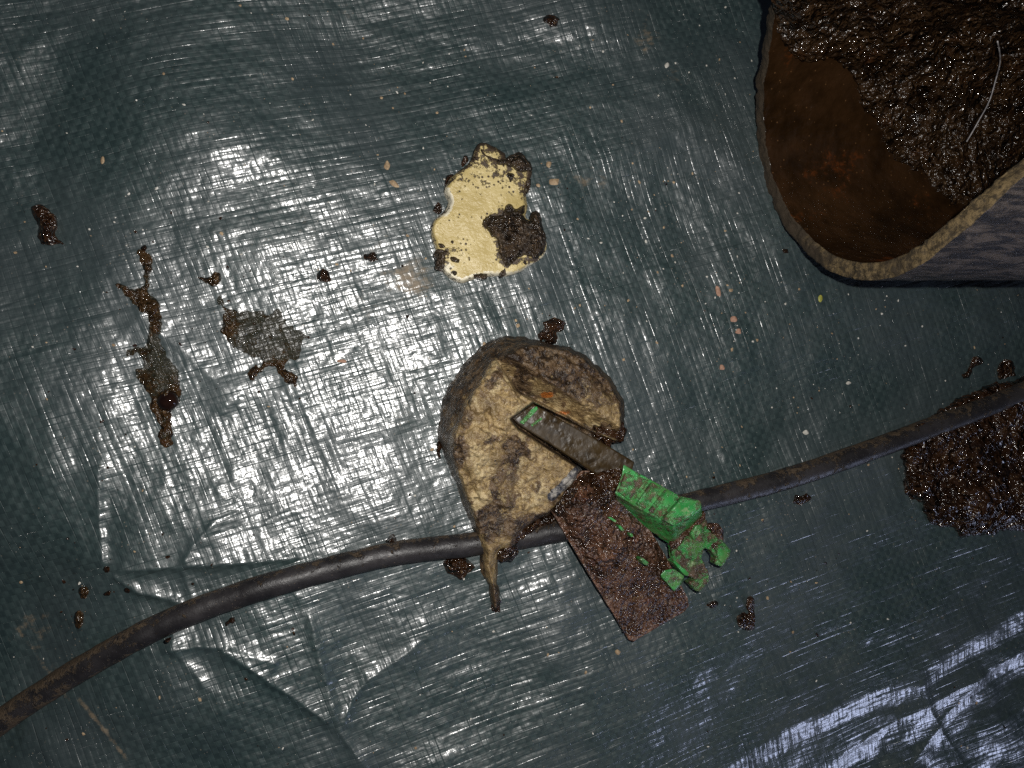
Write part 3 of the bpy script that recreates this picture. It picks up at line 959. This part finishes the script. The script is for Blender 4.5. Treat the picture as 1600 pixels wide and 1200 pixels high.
def mat_lump():
    n = NT('tan_crusted_lump'); P = n.co()
    a = n.noise(P, 480.0, 4.0, 0.7)
    tan = n.mix(n.rng(a, 0.40, 0.60), (0.150, 0.098, 0.043), (0.33, 0.235, 0.108))
    tan = n.mix(n.mul(n.rng(n.noise(P, 85.0, 5.0, 0.75), 0.50, 0.60), 0.75), tan, (0.47, 0.37, 0.20))
    tan = n.mix(n.mul(n.rng(n.noise(P, 120.0, 5.0, 0.75), 0.51, 0.60), 0.5), tan, (0.060, 0.037, 0.017))
    spk = n.mul(n.rng(n.vor(P, 260.0), 0.26, 0.14), n.rng(n.noise(P, 60.0, 2.0), 0.52, 0.58))
    tan = n.mix(n.mul(spk, 0.85), tan, (0.022, 0.013, 0.007))
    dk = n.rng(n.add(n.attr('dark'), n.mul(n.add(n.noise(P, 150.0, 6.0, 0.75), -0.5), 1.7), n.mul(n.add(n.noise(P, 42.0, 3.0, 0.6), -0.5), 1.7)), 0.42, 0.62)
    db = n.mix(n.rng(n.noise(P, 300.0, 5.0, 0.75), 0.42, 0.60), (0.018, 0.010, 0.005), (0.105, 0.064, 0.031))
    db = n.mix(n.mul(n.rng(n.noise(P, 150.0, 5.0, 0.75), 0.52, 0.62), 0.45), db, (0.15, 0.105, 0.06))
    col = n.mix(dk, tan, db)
    fr_ = n.rng(n.add(n.attr('frac'), n.mul(n.add(n.noise(P, 350.0, 4.0, 0.7), -0.5), 0.8)), 0.4, 0.6)
    col = n.mix(fr_, col, n.mix(n.rng(n.noise(P, 260.0, 4.0, 0.7), 0.4, 0.6), (0.030, 0.032, 0.042), (0.30, 0.28, 0.25)))
    rs_ = n.rng(n.add(n.attr('rust'), n.mul(n.add(n.noise(P, 500.0, 4.0, 0.7), -0.5), 0.8)), 0.42, 0.65)
    col = n.mix(rs_, col, (0.33, 0.10, 0.015))
    h = n.add(n.mul(n.noise(P, 800.0, 3.0, 0.65), 0.8 * MM), n.mul(n.noise(P, 260.0, 4.0, 0.65), 1.3 * MM), n.mul(spk, -0.6 * MM))
    nor = n.bump(h, 1.0, 1.0)
    return n.bsdf(col, n.mixf(dk, 0.40, 0.42), nor, 0.5)


M['lump'] = mat_lump()
bc = at(820., 690., 0.0); bb = float(tarpz(np.array(820.), np.array(690.)))
blob = thing('crusted_lump', 'large rounded lump with tan crust, a slot and a drooping tail', 'lump', (bc[0], bc[1], bb))
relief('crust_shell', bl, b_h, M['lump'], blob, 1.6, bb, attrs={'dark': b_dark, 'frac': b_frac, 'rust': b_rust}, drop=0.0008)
for k, (pts, amp, mt, bz) in enumerate([
    ([(838, 520), (850, 512), (853, 500), (866, 496), (884, 503), (880, 515), (870, 522), (872, 532), (858, 536), (846, 530)], 2.5, 'mud', 1.0),
    ([(930, 660), (950, 668), (972, 655), (979, 672), (976, 690), (960, 692), (952, 702), (940, 690), (925, 680)], 2.5, 'mud', 12.0),
    ([(790, 832), (820, 815), (850, 806), (872, 802), (862, 818), (835, 830), (815, 850), (806, 868), (790, 880), (775, 872), (778, 850)], 4.0, 'mud', 6.0),
    ([(684, 690), (692, 700), (690, 716), (684, 710)], 1.5, 'mud', 0.5),
    ([(770, 935), (778, 934), (783, 945), (778, 955), (768, 952)], 1.5, 'mud', 0.2),
]):
    relief('soil_crust', smooth_poly(pts, 6, True, 0.9, 40 + k), lump(amp, 7, 210 + k, 1.4, 16), M[mt], blob, 1.4, bb + bz * MM, drop=0.004 if bz > 4 else 0.001)

# ------------------------------------------------------------------ rusty plate
Z8 = lambda pts: np.array([(860 + x / 3.6375, 680 + y / 3.6375) for x, y in pts])
Z1 = lambda pts: np.array([(640 + x / 2.2214, 480 + y / 2.2222) for x, y in pts])
PA, PB = np.array([920., 760.]), np.array([1030., 970.])


def plate_z(X, Y):
    t = ((X - PA[0]) * (PB - PA)[0] + (Y - PA[1]) * (PB - PA)[1]) / float((PB - PA) @ (PB - PA))
    return (12.2 - 4.2 * t) * MM + bb


pl = smooth_poly([(858, 792), (872, 816), (925, 905), (960, 962), (984, 1001), (991, 1003), (1030, 979), (1070, 955), (1077, 946), (1074, 930), (1040, 868), (985, 775), (960, 738), (910, 735), (870, 770)], 2)
pl = np.array([(858, 792), (872, 816), (925, 905), (960, 962), (983, 1000), (990, 1003), (1030, 979), (1070, 956), (1077, 947), (1075, 934), (1040, 868), (985, 775), (960, 738), (910, 735), (870, 770)], float)
M['rust'] = mat_mud('rusty_sheet_metal', (0.030, 0.015, 0.009), (0.12, 0.060, 0.035), 0.30, 700.0, 0.7, 0.6, specks=True, red=0.5)
pc = at(985., 890., 0.0)
plate = thing('metal_plate', 'flat rusty metal plate caked with gritty reddish soil', 'plate', (pc[0], pc[1], bb))
zt = plate_z(pl[:, 0], pl[:, 1])
loft('sheet', pl, zt, None, zt - 1.8 * MM, M['rust'], plate, 0.35 * MM, 5, 0.12 * MM)
pcr = smooth_poly([(866, 798), (880, 822), (930, 906), (964, 960), (986, 994), (1010, 984), (1066, 950), (1071, 938), (1036, 870), (985, 782), (960, 742), (912, 740), (880, 775)], 4, True, 1.0, 5)


def pl_h(X, Y, d):
    top = np.exp(-((X - 905) / 48) ** 2 - ((Y - 780) / 55) ** 2)
    mid = np.exp(-((X - 955) / 55) ** 2 - ((Y - 850) / 50) ** 2)
    a = 0.12 + 5.5 * top + 2.6 * mid
    return (a * sst(0, 14, d) * (0.6 + 0.8 * fbm(X, Y, 26, 4, 71)) + (0.16 + 1.8 * np.maximum(top, 0.6 * mid)) * (fbm(X, Y, 8, 3, 72) - 0.35) * sst(0, 4, d) * 1.4 + 0.1) * MM


relief('soil_crust', pcr, pl_h, M['platesoil'], plate, 1.5, plate_z, drop=0.0006)
for k, (pts, amp, mt) in enumerate([
    (Z8([(60, 370), (110, 310), (190, 240), (215, 205), (290, 215), (330, 290), (300, 380), (240, 420), (200, 470), (120, 440), (60, 460), (20, 430)]), 3.0, 'mud'),
    (Z8([(270, 640), (320, 635), (375, 660), (360, 700), (310, 720), (270, 690)]), 2.2, 'rust'),
    (Z8([(175, 330), (200, 325), (215, 440), (190, 470), (165, 420)]), 2.5, 'rust'),
    (Z8([(230, 380), (330, 400), (340, 420), (300, 460), (250, 430)]), 2.5, 'mud'),
]):
    relief('soil_clod', smooth_poly(pts, 6, True, 0.7, 80 + k), lump(amp, 9, 240 + k, 1.4, 16), M[mt], plate, 1.5,
           (lambda X, Y: plate_z(X, Y) + 3.0 * MM), drop=0.003)

# ------------------------------------------------------------------ green clip
def mat_green(name, dirt):
    n = NT(name); P = n.co()
    g = n.mix(n.rng(n.noise(P, 90.0, 3.0), 0.35, 0.68), (0.018, 0.18, 0.036), (0.055, 0.32, 0.090))
    k = n.rng(n.add(n.noise(P, 190.0, 6.0, 0.75), dirt), 0.47, 0.63)
    film = n.mul(n.rng(n.noise(P, 70.0, 5.0, 0.7), 0.42, 0.6), 0.5)
    g = n.mix(film, g, (0.10, 0.13, 0.045))
    g = n.mix(n.mul(n.rng(n.noise(P, 160.0, 5.0, 0.75), 0.56, 0.64), 0.55), g, (0.30, 0.36, 0.20))
    br = n.mix(n.rng(n.noise(P, 420.0, 4.0, 0.7), 0.35, 0.7), (0.030, 0.018, 0.009), (0.11, 0.06, 0.030))
    col = n.mix(k, g, br)
    h = n.add(n.mul(k, n.noise(P, 800.0, 4.0, 0.7), 1.0 * MM), n.mul(n.noise(P, 500.0, 2.0), 0.12 * MM))
    nor = n.bump(h, 0.7, 1.0)
    return n.bsdf(col, n.mixf(k, 0.30, 0.5), nor, 0.5, coat=0.2, coat_rough=0.15, coat_normal=nor)


M['green'] = mat_green('dirty_green_plastic', 0.055)
M['greenclean'] = mat_green('green_plastic', -0.015)
M['greenmuddy'] = mat_green('mud_coated_green_plastic', 0.07)
M['strap'] = mat_mud('brown_mud_film', (0.014, 0.0085, 0.0035), (0.034, 0.022, 0.009), 0.36, 420.0, 0.09, 0.35, specks=False)

gc = at(1020., 830., 0.0)
clip = thing('plastic_clip', 'bright green muddy plastic clip stuck in the lump slot', 'clip', (gc[0], gc[1], bb))
Zb = lambda v: np.asarray(v, float) * MM + bb
st = np.array([(801, 654), (808, 648), (834, 632), (841, 635), (880, 657), (951, 697), (992, 722), (985, 750), (962, 762), (930, 740), (906, 724), (860, 694), (811, 664)])
stz = Zb(np.interp(st[:, 0], [800, 900, 990], [16.5, 17.5, 19.0]))
loft('strap', st, stz, None, stz - 5 * MM, M['strap'], clip, 0.6 * MM, 5, 0.09 * MM)
loft('end_lip', [(812, 660.5), (830, 640), (839, 634.5), (841, 639), (836, 645), (819, 663)], Zb(17.4), None, Zb(15.5), M['greenclean'], clip, 0.3 * MM)
loft('end_lip', [(829, 664), (846, 652), (848, 655), (833, 667)], Zb(17.2), None, Zb(15.5), M['greenclean'], clip, 0.25 * MM)
tb = Z8([(365, 330), (405, 225), (415, 165), (480, 205), (555, 243), (640, 292), (740, 347), (855, 372), (856, 420), (770, 480), (702, 522), (625, 482), (500, 415)])
bbm = Z8([(372, 375), (405, 260), (415, 180), (480, 220), (555, 258), (640, 307), (740, 362), (862, 400), (864, 470), (790, 545), (702, 642), (565, 545), (440, 440)])
loft('block', tb, Zb(21.5), bbm, Zb(10.5), M['greenclean'], clip, 0.5 * MM, 4, 0.15 * MM)
for pts in ([(388, 322), (428, 215), (548, 250), (452, 372)], [(490, 392), (578, 268), (630, 298), (542, 418)], [(562, 430), (657, 310), (733, 350), (626, 468)]):
    loft('rib', Z8(pts), Zb(23.0), None, Zb(21.3), M['green'], clip, 0.35 * MM, 3, 0.1 * MM)
loft('end_stop', Z8([(640, 482), (752, 356), (852, 376), (853, 416), (772, 474), (703, 518)]), Zb(24.6), None, Zb(21.3), M['greenclean'], clip, 0.6 * MM, 4, 0.15 * MM)
loft('web', Z8([(690, 620), (790, 540), (860, 440), (890, 480), (900, 560), (860, 700), (905, 790), (850, 830), (780, 800), (700, 720)]), Zb(12.6), None, Zb(8.0), M['greenmuddy'], clip, 0.6 * MM, 5, 0.7 * MM, 3)
loft('yoke', Z8([(715, 640), (790, 580), (815, 525), (855, 512), (905, 532), (975, 558), (985, 600), (1026, 650), (1020, 690), (978, 752), (938, 735), (945, 700), (915, 655), (880, 642), (850, 668), (832, 722), (770, 700)]),
     Zb([13.5] * 17), None, Zb(8.0), M['green'], clip, 0.7 * MM, 4, 0.3 * MM, 5)
loft('yoke_lug', Z8([(800, 560), (830, 512), (858, 512), (858, 560), (820, 600)]), Zb(15.6), None, Zb(12.5), M['greenclean'], clip, 0.5 * MM, 3, 0.2 * MM)
loft('yoke_lug', Z8([(940, 640), (975, 615), (1022, 655), (1018, 690), (980, 735), (955, 700)]), Zb(15.0), None, Zb(12.5), M['green'], clip, 0.6 * MM, 3, 0.2 * MM)
loft('hook', Z8([(622, 796), (650, 765), (700, 757), (764, 800), (735, 850), (704, 888)]), Zb(14.0), Z8([(622, 810), (650, 775), (700, 770), (764, 815), (735, 865), (704, 893)]), Zb(8.5), M['greenclean'], clip, 0.6 * MM, 3, 0.15 * MM)
loft('hook_rib', Z8([(697, 722), (712, 714), (792, 785), (782, 803), (765, 797)]), Zb(15.6), None, Zb(9.0), M['greenclean'], clip, 0.5 * MM, 3, 0.1 * MM)
loft('prong', Z8([(785, 838), (840, 815), (908, 793), (903, 832), (857, 890), (832, 886)]), Zb(11.5), None, Zb(6.5), M['green'], clip, 0.6 * MM, 4, 0.3 * MM)
for pts in ([(328, 468), (345, 465), (380, 488), (368, 497)], [(382, 515), (398, 512), (424, 540), (410, 552)], [(450, 560), (466, 558), (474, 574), (460, 582)], [(512, 705), (528, 698), (566, 730), (552, 742), (530, 735)]):
    loft('edge_rail', Z8(pts), Zb(16.5), None, Zb(11.0), M['greenclean'], clip, 0.3 * MM)
relief('soil_crust', smooth_poly(Z8([(250, 250), (300, 205), (380, 185), (430, 205), (410, 260), (385, 310), (362, 345), (340, 385), (290, 400), (262, 340)]), 5, True, 0.5, 299), lump(0.9, 9, 333, 1.6, 14), M['mud'], clip, 1.4, bb + 18.6 * MM, drop=0.005)
for k, (pts, amp) in enumerate([([(905, 500), (950, 505), (978, 545), (960, 575), (920, 560), (890, 530)], 1.6), ([(690, 590), (760, 545), (830, 480), (865, 430), (880, 480), (850, 505), (800, 560), (740, 620), (700, 640)], 1.2),
                                ([(905, 610), (945, 600), (965, 635), (930, 660)], 0.8), ([(930, 545), (975, 540), (980, 590), (950, 590)], 1.2)]):
    relief('soil_crust', smooth_poly(Z8(pts), 5, True, 0.6, 300 + k), lump(amp, 6, 310 + k, 1.0, 12), M['platesoil'], clip, 1.4, bb + 13.2 * MM, drop=0.001)

# ------------------------------------------------------------------ mud and crumbs on the sheet
def mud(name, label, cat, pts, amp, w, mt='mud', jit=1.0, seed=0, step=1.7, gr=0.8, sc=20, extra=None, group=None, thin=None):
    base = lump(amp, w, seed, gr, sc)
    f = base if extra is None else (lambda X, Y, d: base(X, Y, d) + extra(X, Y, d))
    o = relief(name, smooth_poly(pts, 6, True, jit, seed), f, M[mt], None, step, attrs={'thin': thin} if thin else None)
    return tag(o, label, cat, group)


def blob_pts(cx, cy, rx, ry, ang=0, n=9, rag=0.22, seed=0):
    r = np.random.default_rng(seed); a = np.linspace(0, 2 * math.pi, n, endpoint=False) + r.uniform(-0.2, 0.2, n)
    k = 1 + r.uniform(-rag, rag, n)
    x, y = rx * k * np.cos(a), ry * k * np.sin(a); c, s = math.cos(ang), math.sin(ang)
    return np.stack([cx + c * x - s * y, cy + s * x + c * y], -1)


mud('mud_slab', 'broad wet brown mud patch under the cable at the photo edge', 'mud',
    [(1408, 700), (1440, 668), (1470, 640), (1520, 612), (1600, 590), (1700, 580), (1720, 720), (1690, 820), (1600, 830), (1560, 832), (1512, 840), (1485, 826), (1452, 818), (1440, 790), (1418, 770), (1414, 735)],
    5.5, 11, 'slabmud', 1.2, 401, 2.0, 2.6, 40)
mud('mud_streak', 'long narrow mud streak ending in a round wet drop', 'mud',
    [(222, 392), (236, 405), (234, 430), (230, 455), (248, 470), (252, 500), (252, 530), (262, 555), (275, 575), (284, 600), (283, 622), (270, 645), (268, 670), (270, 690), (258, 695), (249, 686), (248, 660),
     (236, 640), (234, 615), (222, 600), (212, 590), (210, 575), (222, 570), (215, 550), (195, 555), (200, 545), (222, 542), (232, 520), (228, 495), (210, 478), (186, 452), (185, 445), (205, 450), (222, 445), (225, 425), (215, 405)],
    0.9, 7, 'slurry', 0.9, 402, 1.4, 0.7, 16,
    lambda X, Y, d: 3.4 * MM * np.sqrt(np.clip(1 - ((X - 262) ** 2 + (Y - 625) ** 2) / 17 ** 2, 0, 1)) + 1.6 * MM * np.sqrt(np.clip(1 - ((X - 230) ** 2 + (Y - 420) ** 2) / 9 ** 2, 0, 1)),
    thin=lambda X, Y, d: 0.75 * np.exp(-((X - 250) / 34) ** 2 - ((Y - 565) / 40) ** 2) + 0.25 + 0.35 * sst(6, 0, d) * sst(610, 590, Y))
streak = [o for o in S.objects if o.name == 'mud_streak'][0]
M['drop'] = mat_simple('dark_wet_drop', (0.006, 0.0025, 0.002), (0.014, 0.006, 0.004), 120.0, 0.06, 0.02 * MM)
relief('round_drop', smooth_poly(blob_pts(262, 626, 18, 17, 0, 12, 0.05, 2), 6), lambda X, Y, d: (0.8 + 4.2 * np.sqrt(np.clip(1 - (1 - d / 17.5) ** 2, 0, 1))) * MM, M['drop'], streak, 1.2)
mud('mud_smear', 'thin shiny mud smear with two legs below a reddish droplet', 'mud',
    [(343, 455), (352, 470), (358, 482), (385, 485), (420, 492), (440, 485), (445, 500), (462, 515), (480, 522), (470, 535), (468, 555), (448, 562), (450, 575), (466, 588), (464, 602), (450, 600), (436, 582), (422, 572), (408, 580), (400, 594), (392, 590),
     (396, 575), (412, 565), (400, 558), (382, 552), (365, 540), (350, 525), (344, 505), (348, 490), (340, 470)],
    0.25, 9, 'slurry', 1.1, 403, 1.4, 0.5, 14, lambda X, Y, d: 1.2 * MM * sst(0, 5, d) * np.maximum(np.exp(-((X - 358) / 12) ** 2 - ((Y - 515) / 26) ** 2), sst(560, 575, Y)),
    thin=lambda X, Y, d: 0.95 - 0.75 * np.maximum(np.exp(-((X - 358) / 14) ** 2 - ((Y - 515) / 32) ** 2), sst(556, 572, Y)) - 0.35 * np.exp(-((X - 440) / 20) ** 2 - ((Y - 548) / 14) ** 2))

crumbs = [
    ('mud_droplet', 'heart shaped reddish mud droplet above the two-legged smear', 'mud', [(307, 432), (318, 433), (328, 432), (336, 426), (345, 430), (343, 440), (334, 446), (322, 442)], 1.6, 'slurry'),
    ('mud_clump', 'knobbly brown mud clump alone near the photo left edge', 'mud', [(50, 324), (62, 319), (74, 328), (86, 336), (90, 350), (84, 362), (90, 372), (100, 381), (84, 381), (66, 380), (58, 366), (60, 350), (52, 340)], 3.2, 'mud'),
    ('soil_pellet', 'dark soil pellet near the top edge above the yellow shard', 'soil', blob_pts(862, 33, 13, 9, 0.2, seed=3), 2.4, 'mud'),
    ('soil_pellet', 'small round brown pellet beside the yellow shard', 'soil', blob_pts(580, 402, 9.5, 8, 0, seed=4), 2.2, 'mud'),
    ('soil_crumb', 'small brown crumb halfway between the smear and the yellow shard', 'soil', blob_pts(507, 431, 8, 10, 0.3, seed=5, rag=0.4), 2.0, 'mud'),
    ('soil_crumb', 'jagged dark crumb pressed against the upper side of the cable', 'soil', blob_pts(620, 850, 14, 11, 0.3, seed=6, rag=0.4), 6.0, 'mud'),
    ('mud_clump', 'brown mud clump against the cable beside the lump tail', 'mud', [(693, 878), (705, 868), (722, 871), (735, 878), (741, 887), (732, 896), (720, 905), (706, 898), (696, 892)], 3.4, 'mud'),
    ('soil_pellet', 'small dark pellet beyond the green clip end', 'soil', blob_pts(1113, 945, 9, 6.5, -0.2, seed=8), 2.0, 'mud'),
    ('mud_clump', 'ragged brown mud clump on bare tarpaulin below the green clip', 'mud', [(1152, 962), (1160, 956), (1168, 958), (1166, 940), (1172, 932), (1179, 936), (1178, 952), (1180, 968), (1176, 984), (1164, 984), (1154, 978)], 2.2, 'mud'),
    ('soil_crumb', 'brown crumb just below the cable between plate and mud patch', 'soil', blob_pts(1252, 780, 12, 7, -0.2, seed=10, rag=0.35), 1.5, 'mud'),
    ('mud_droplet', 'longer of two rusty droplets above the cable, lower left', 'mud', [(122, 954), (130, 960), (130, 972), (124, 981), (117, 974), (116, 963)], 1.2, 'slurry'),
    ('mud_droplet', 'upper, rounder of two rusty droplets above the cable', 'mud', [(125, 918), (134, 916), (139, 924), (134, 934), (127, 936), (124, 927)], 0.7, 'slurry'),
    ('soil_crumb', 'tiny black crumb where the tarpaulin creases meet', 'soil', blob_pts(168, 928, 7, 4, -0.2, seed=12), 1.2, 'mud'),
    ('soil_crumb', 'small black crumb at the top of the crease fan', 'soil', blob_pts(166, 889, 5, 6, 0, seed=14), 1.2, 'mud'),
    ('mud_spatter', 'knobbly mud spatter above the cable, nearer the lump', 'mud', [(1504, 584), (1512, 576), (1520, 560), (1534, 558), (1537, 568), (1524, 575), (1516, 588), (1508, 590)], 1.6, 'mud'),
    ('mud_spatter', 'mud spatter above the cable, nearest the photo edge', 'mud', [(1560, 572), (1572, 564), (1585, 568), (1586, 585), (1576, 590), (1562, 592), (1558, 584)], 1.6, 'mud'),
    ('soil_crumb', 'small dark crumb stuck under the lower edge of the cable', 'soil', blob_pts(361, 970, 9, 5, -0.4, seed=17, rag=0.4), 2.0, 'mud'),
    ('soil_crumb', 'small dark crumb near the long streak top', 'soil', blob_pts(225, 388, 5, 5, 0, seed=18), 0.9, 'mud'),
    ('soil_crumb', 'tiny dark crumb between the droplets and the crease fan', 'soil', blob_pts(198, 922, 4.5, 4.5, 0, seed=19), 1.0, 'mud'),
    ('soil_crumb', 'tiny dark crumb beside the pipe foot', 'soil', blob_pts(1228, 392, 5, 4, 0, seed=20), 1.0, 'mud'),
]
for k, (nm, lb, ct, pts, amp, mt) in enumerate(crumbs):
    mud(nm, lb, ct, pts, amp, 5, mt, 0.45, 500 + k, 1.2, 0.9, 10)

M['tanflake'] = mat_simple('dried_tan_clay', (0.22, 0.15, 0.085), (0.42, 0.31, 0.19), 500.0, 0.7, 0.4 * MM)
M['pinkflake'] = mat_simple('pinkish_brick_grit', (0.26, 0.14, 0.09), (0.46, 0.28, 0.20), 500.0, 0.7, 0.4 * MM)
M['paleflake'] = mat_simple('pale_plaster_grit', (0.40, 0.38, 0.33), (0.62, 0.60, 0.55), 500.0, 0.6, 0.3 * MM)
M['yellowflake'] = mat_simple('yellow_straw_bit', (0.22, 0.22, 0.03), (0.42, 0.40, 0.08), 500.0, 0.5, 0.3 * MM)
flakes = [
    ('clay_flake', 'pale tan clay flake just beside the yellow shard top', 865, 284, 9, 6, 0.1, 'tanflake'),
    ('clay_flake', 'small tan clay flake above the pale one beside the shard', 858, 257, 4, 6, 0.2, 'tanflake'),
    ('clay_flake', 'tan clay flake opposite the shard, upper of a pair', 605, 258, 5, 7, 0.1, 'tanflake'),
    ('clay_flake', 'ragged tan clay flake opposite the shard, lower of a pair', 615, 287, 9, 4, 0.6, 'tanflake'),
    ('brick_grit', 'elongated pinkish grit midway between shard and pipe', 1123, 456, 4, 9, -0.2, 'pinkflake'),
    ('brick_grit', 'upper pinkish grain of two below the elongated grit', 1147, 499, 5, 4.5, 0, 'pinkflake'),
    ('brick_grit', 'lower pinkish grain of two below the elongated grit', 1154, 518, 4.5, 4, 0, 'pinkflake'),
    ('brick_grit', 'orange brown grain on open tarpaulin beyond the lump', 1128, 574, 4.5, 5, 0.4, 'pinkflake'),
    ('straw_bit', 'tiny yellow straw bit below the pipe', 1282, 466, 3, 7, 0.1, 'yellowflake'),
    ('brick_grit', 'orange grain beside the smear legs', 535, 564, 7, 3.2, 0.0, 'pinkflake'),
    ('clay_flake', 'small tan flake below the metal plate end', 965, 1019, 4, 4, 0, 'tanflake'),
    ('clay_flake', 'small tan flake in the dark upper left', 160, 250, 4, 6, 0, 'tanflake'),
    ('plaster_grain', 'pale grain above the cable between clip and mud patch', 1259, 676, 4.5, 4, 0, 'paleflake'),
    ('plaster_grain', 'white grain near the top between shard and pipe', 1042, 102, 3.5, 4.5, 0.3, 'paleflake'),
    ('plaster_grain', 'white grain below the orange one beyond the lump', 1326, 598, 4, 2.8, 0, 'paleflake'),
]
for k, (nm, lb, x, y, rx, ry, an, mt) in enumerate(flakes):
    o = relief(nm, smooth_poly(blob_pts(x, y, rx, ry, an, 7, 0.25, 900 + k), 3), lump(0.55, 2.5, 700 + k, 0.25, 8), M[mt], None, 1.0, drop=0.0004)
    tag(o, lb, 'grain' if 'g' in nm.split('_')[1][:1] else 'flake')

# ------------------------------------------------------------------ loose grit too small to count
def grit(name, label, n, mat, fn, smin, smax):
    V = []; F = []
    ico = bmesh.new(); bmesh.ops.create_icosphere(ico, subdivisions=1, radius=1.0)
    iv_ = np.array([v.co[:] for v in ico.verts]); if_ = [[v.index for v in f.verts] for f in ico.faces]; ico.free()
    k = 0
    while k < n:
        x, y = rng.uniform(0, 1600), rng.uniform(0, 1200)
        if rng.uniform() > fn(x, y):
            continue
        s = smin + (smax - smin) * rng.uniform() ** 3
        p = at(x, y, float(tarpz(np.array(x), np.array(y))) + s * 0.25)
        sc = np.array([s * rng.uniform(0.6, 1.5), s * rng.uniform(0.6, 1.3), s * 0.5])
        a = rng.uniform(0, 6.28); c, q = math.cos(a), math.sin(a)
        v = iv_ * (1 + rng.uniform(-0.25, 0.25, (len(iv_), 1))) * sc
        v = np.stack([c * v[:, 0] - q * v[:, 1], q * v[:, 0] + c * v[:, 1], v[:, 2]], -1) + p
        F += [[i + k * len(iv_) for i in f] for f in if_]; V.append(v); k += 1
    o = mesh_obj(name, np.concatenate(V), F, mat, None, smooth=False)
    return tag(o, label, 'grit', None, 'stuff')


def dens_pale(x, y):
    if x > 1180 and y < 440: return 0
    return 0.15 + 0.85 * math.exp(-((x - 1130) / 260) ** 2 - ((y - 430) / 330) ** 2) + 0.5 * math.exp(-((x - 560) / 200) ** 2 - ((y - 130) / 130) ** 2)


def dens_dark(x, y):
    if x > 1180 and y < 440: return 0
    return 0.1 + math.exp(-((x - 300) / 180) ** 2 - ((y - 530) / 120) ** 2) + math.exp(-((x - 200) / 120) ** 2 - ((y - 900) / 90) ** 2) + 0.6 * math.exp(-((x - 1130) / 120) ** 2 - ((y - 920) / 90) ** 2)


grit('pale_grit', 'fine pale grit specks scattered over the tarpaulin', 620, M['paleflake'], dens_pale, 0.10 * MM, 0.55 * MM)
grit('tan_grit', 'fine tan grit specks scattered over the tarpaulin', 330, M['tanflake'], dens_pale, 0.12 * MM, 0.75 * MM)
grit('dark_grit', 'fine dark soil specks scattered over the tarpaulin', 240, M['mud'], dens_dark, 0.15 * MM, 0.8 * MM)
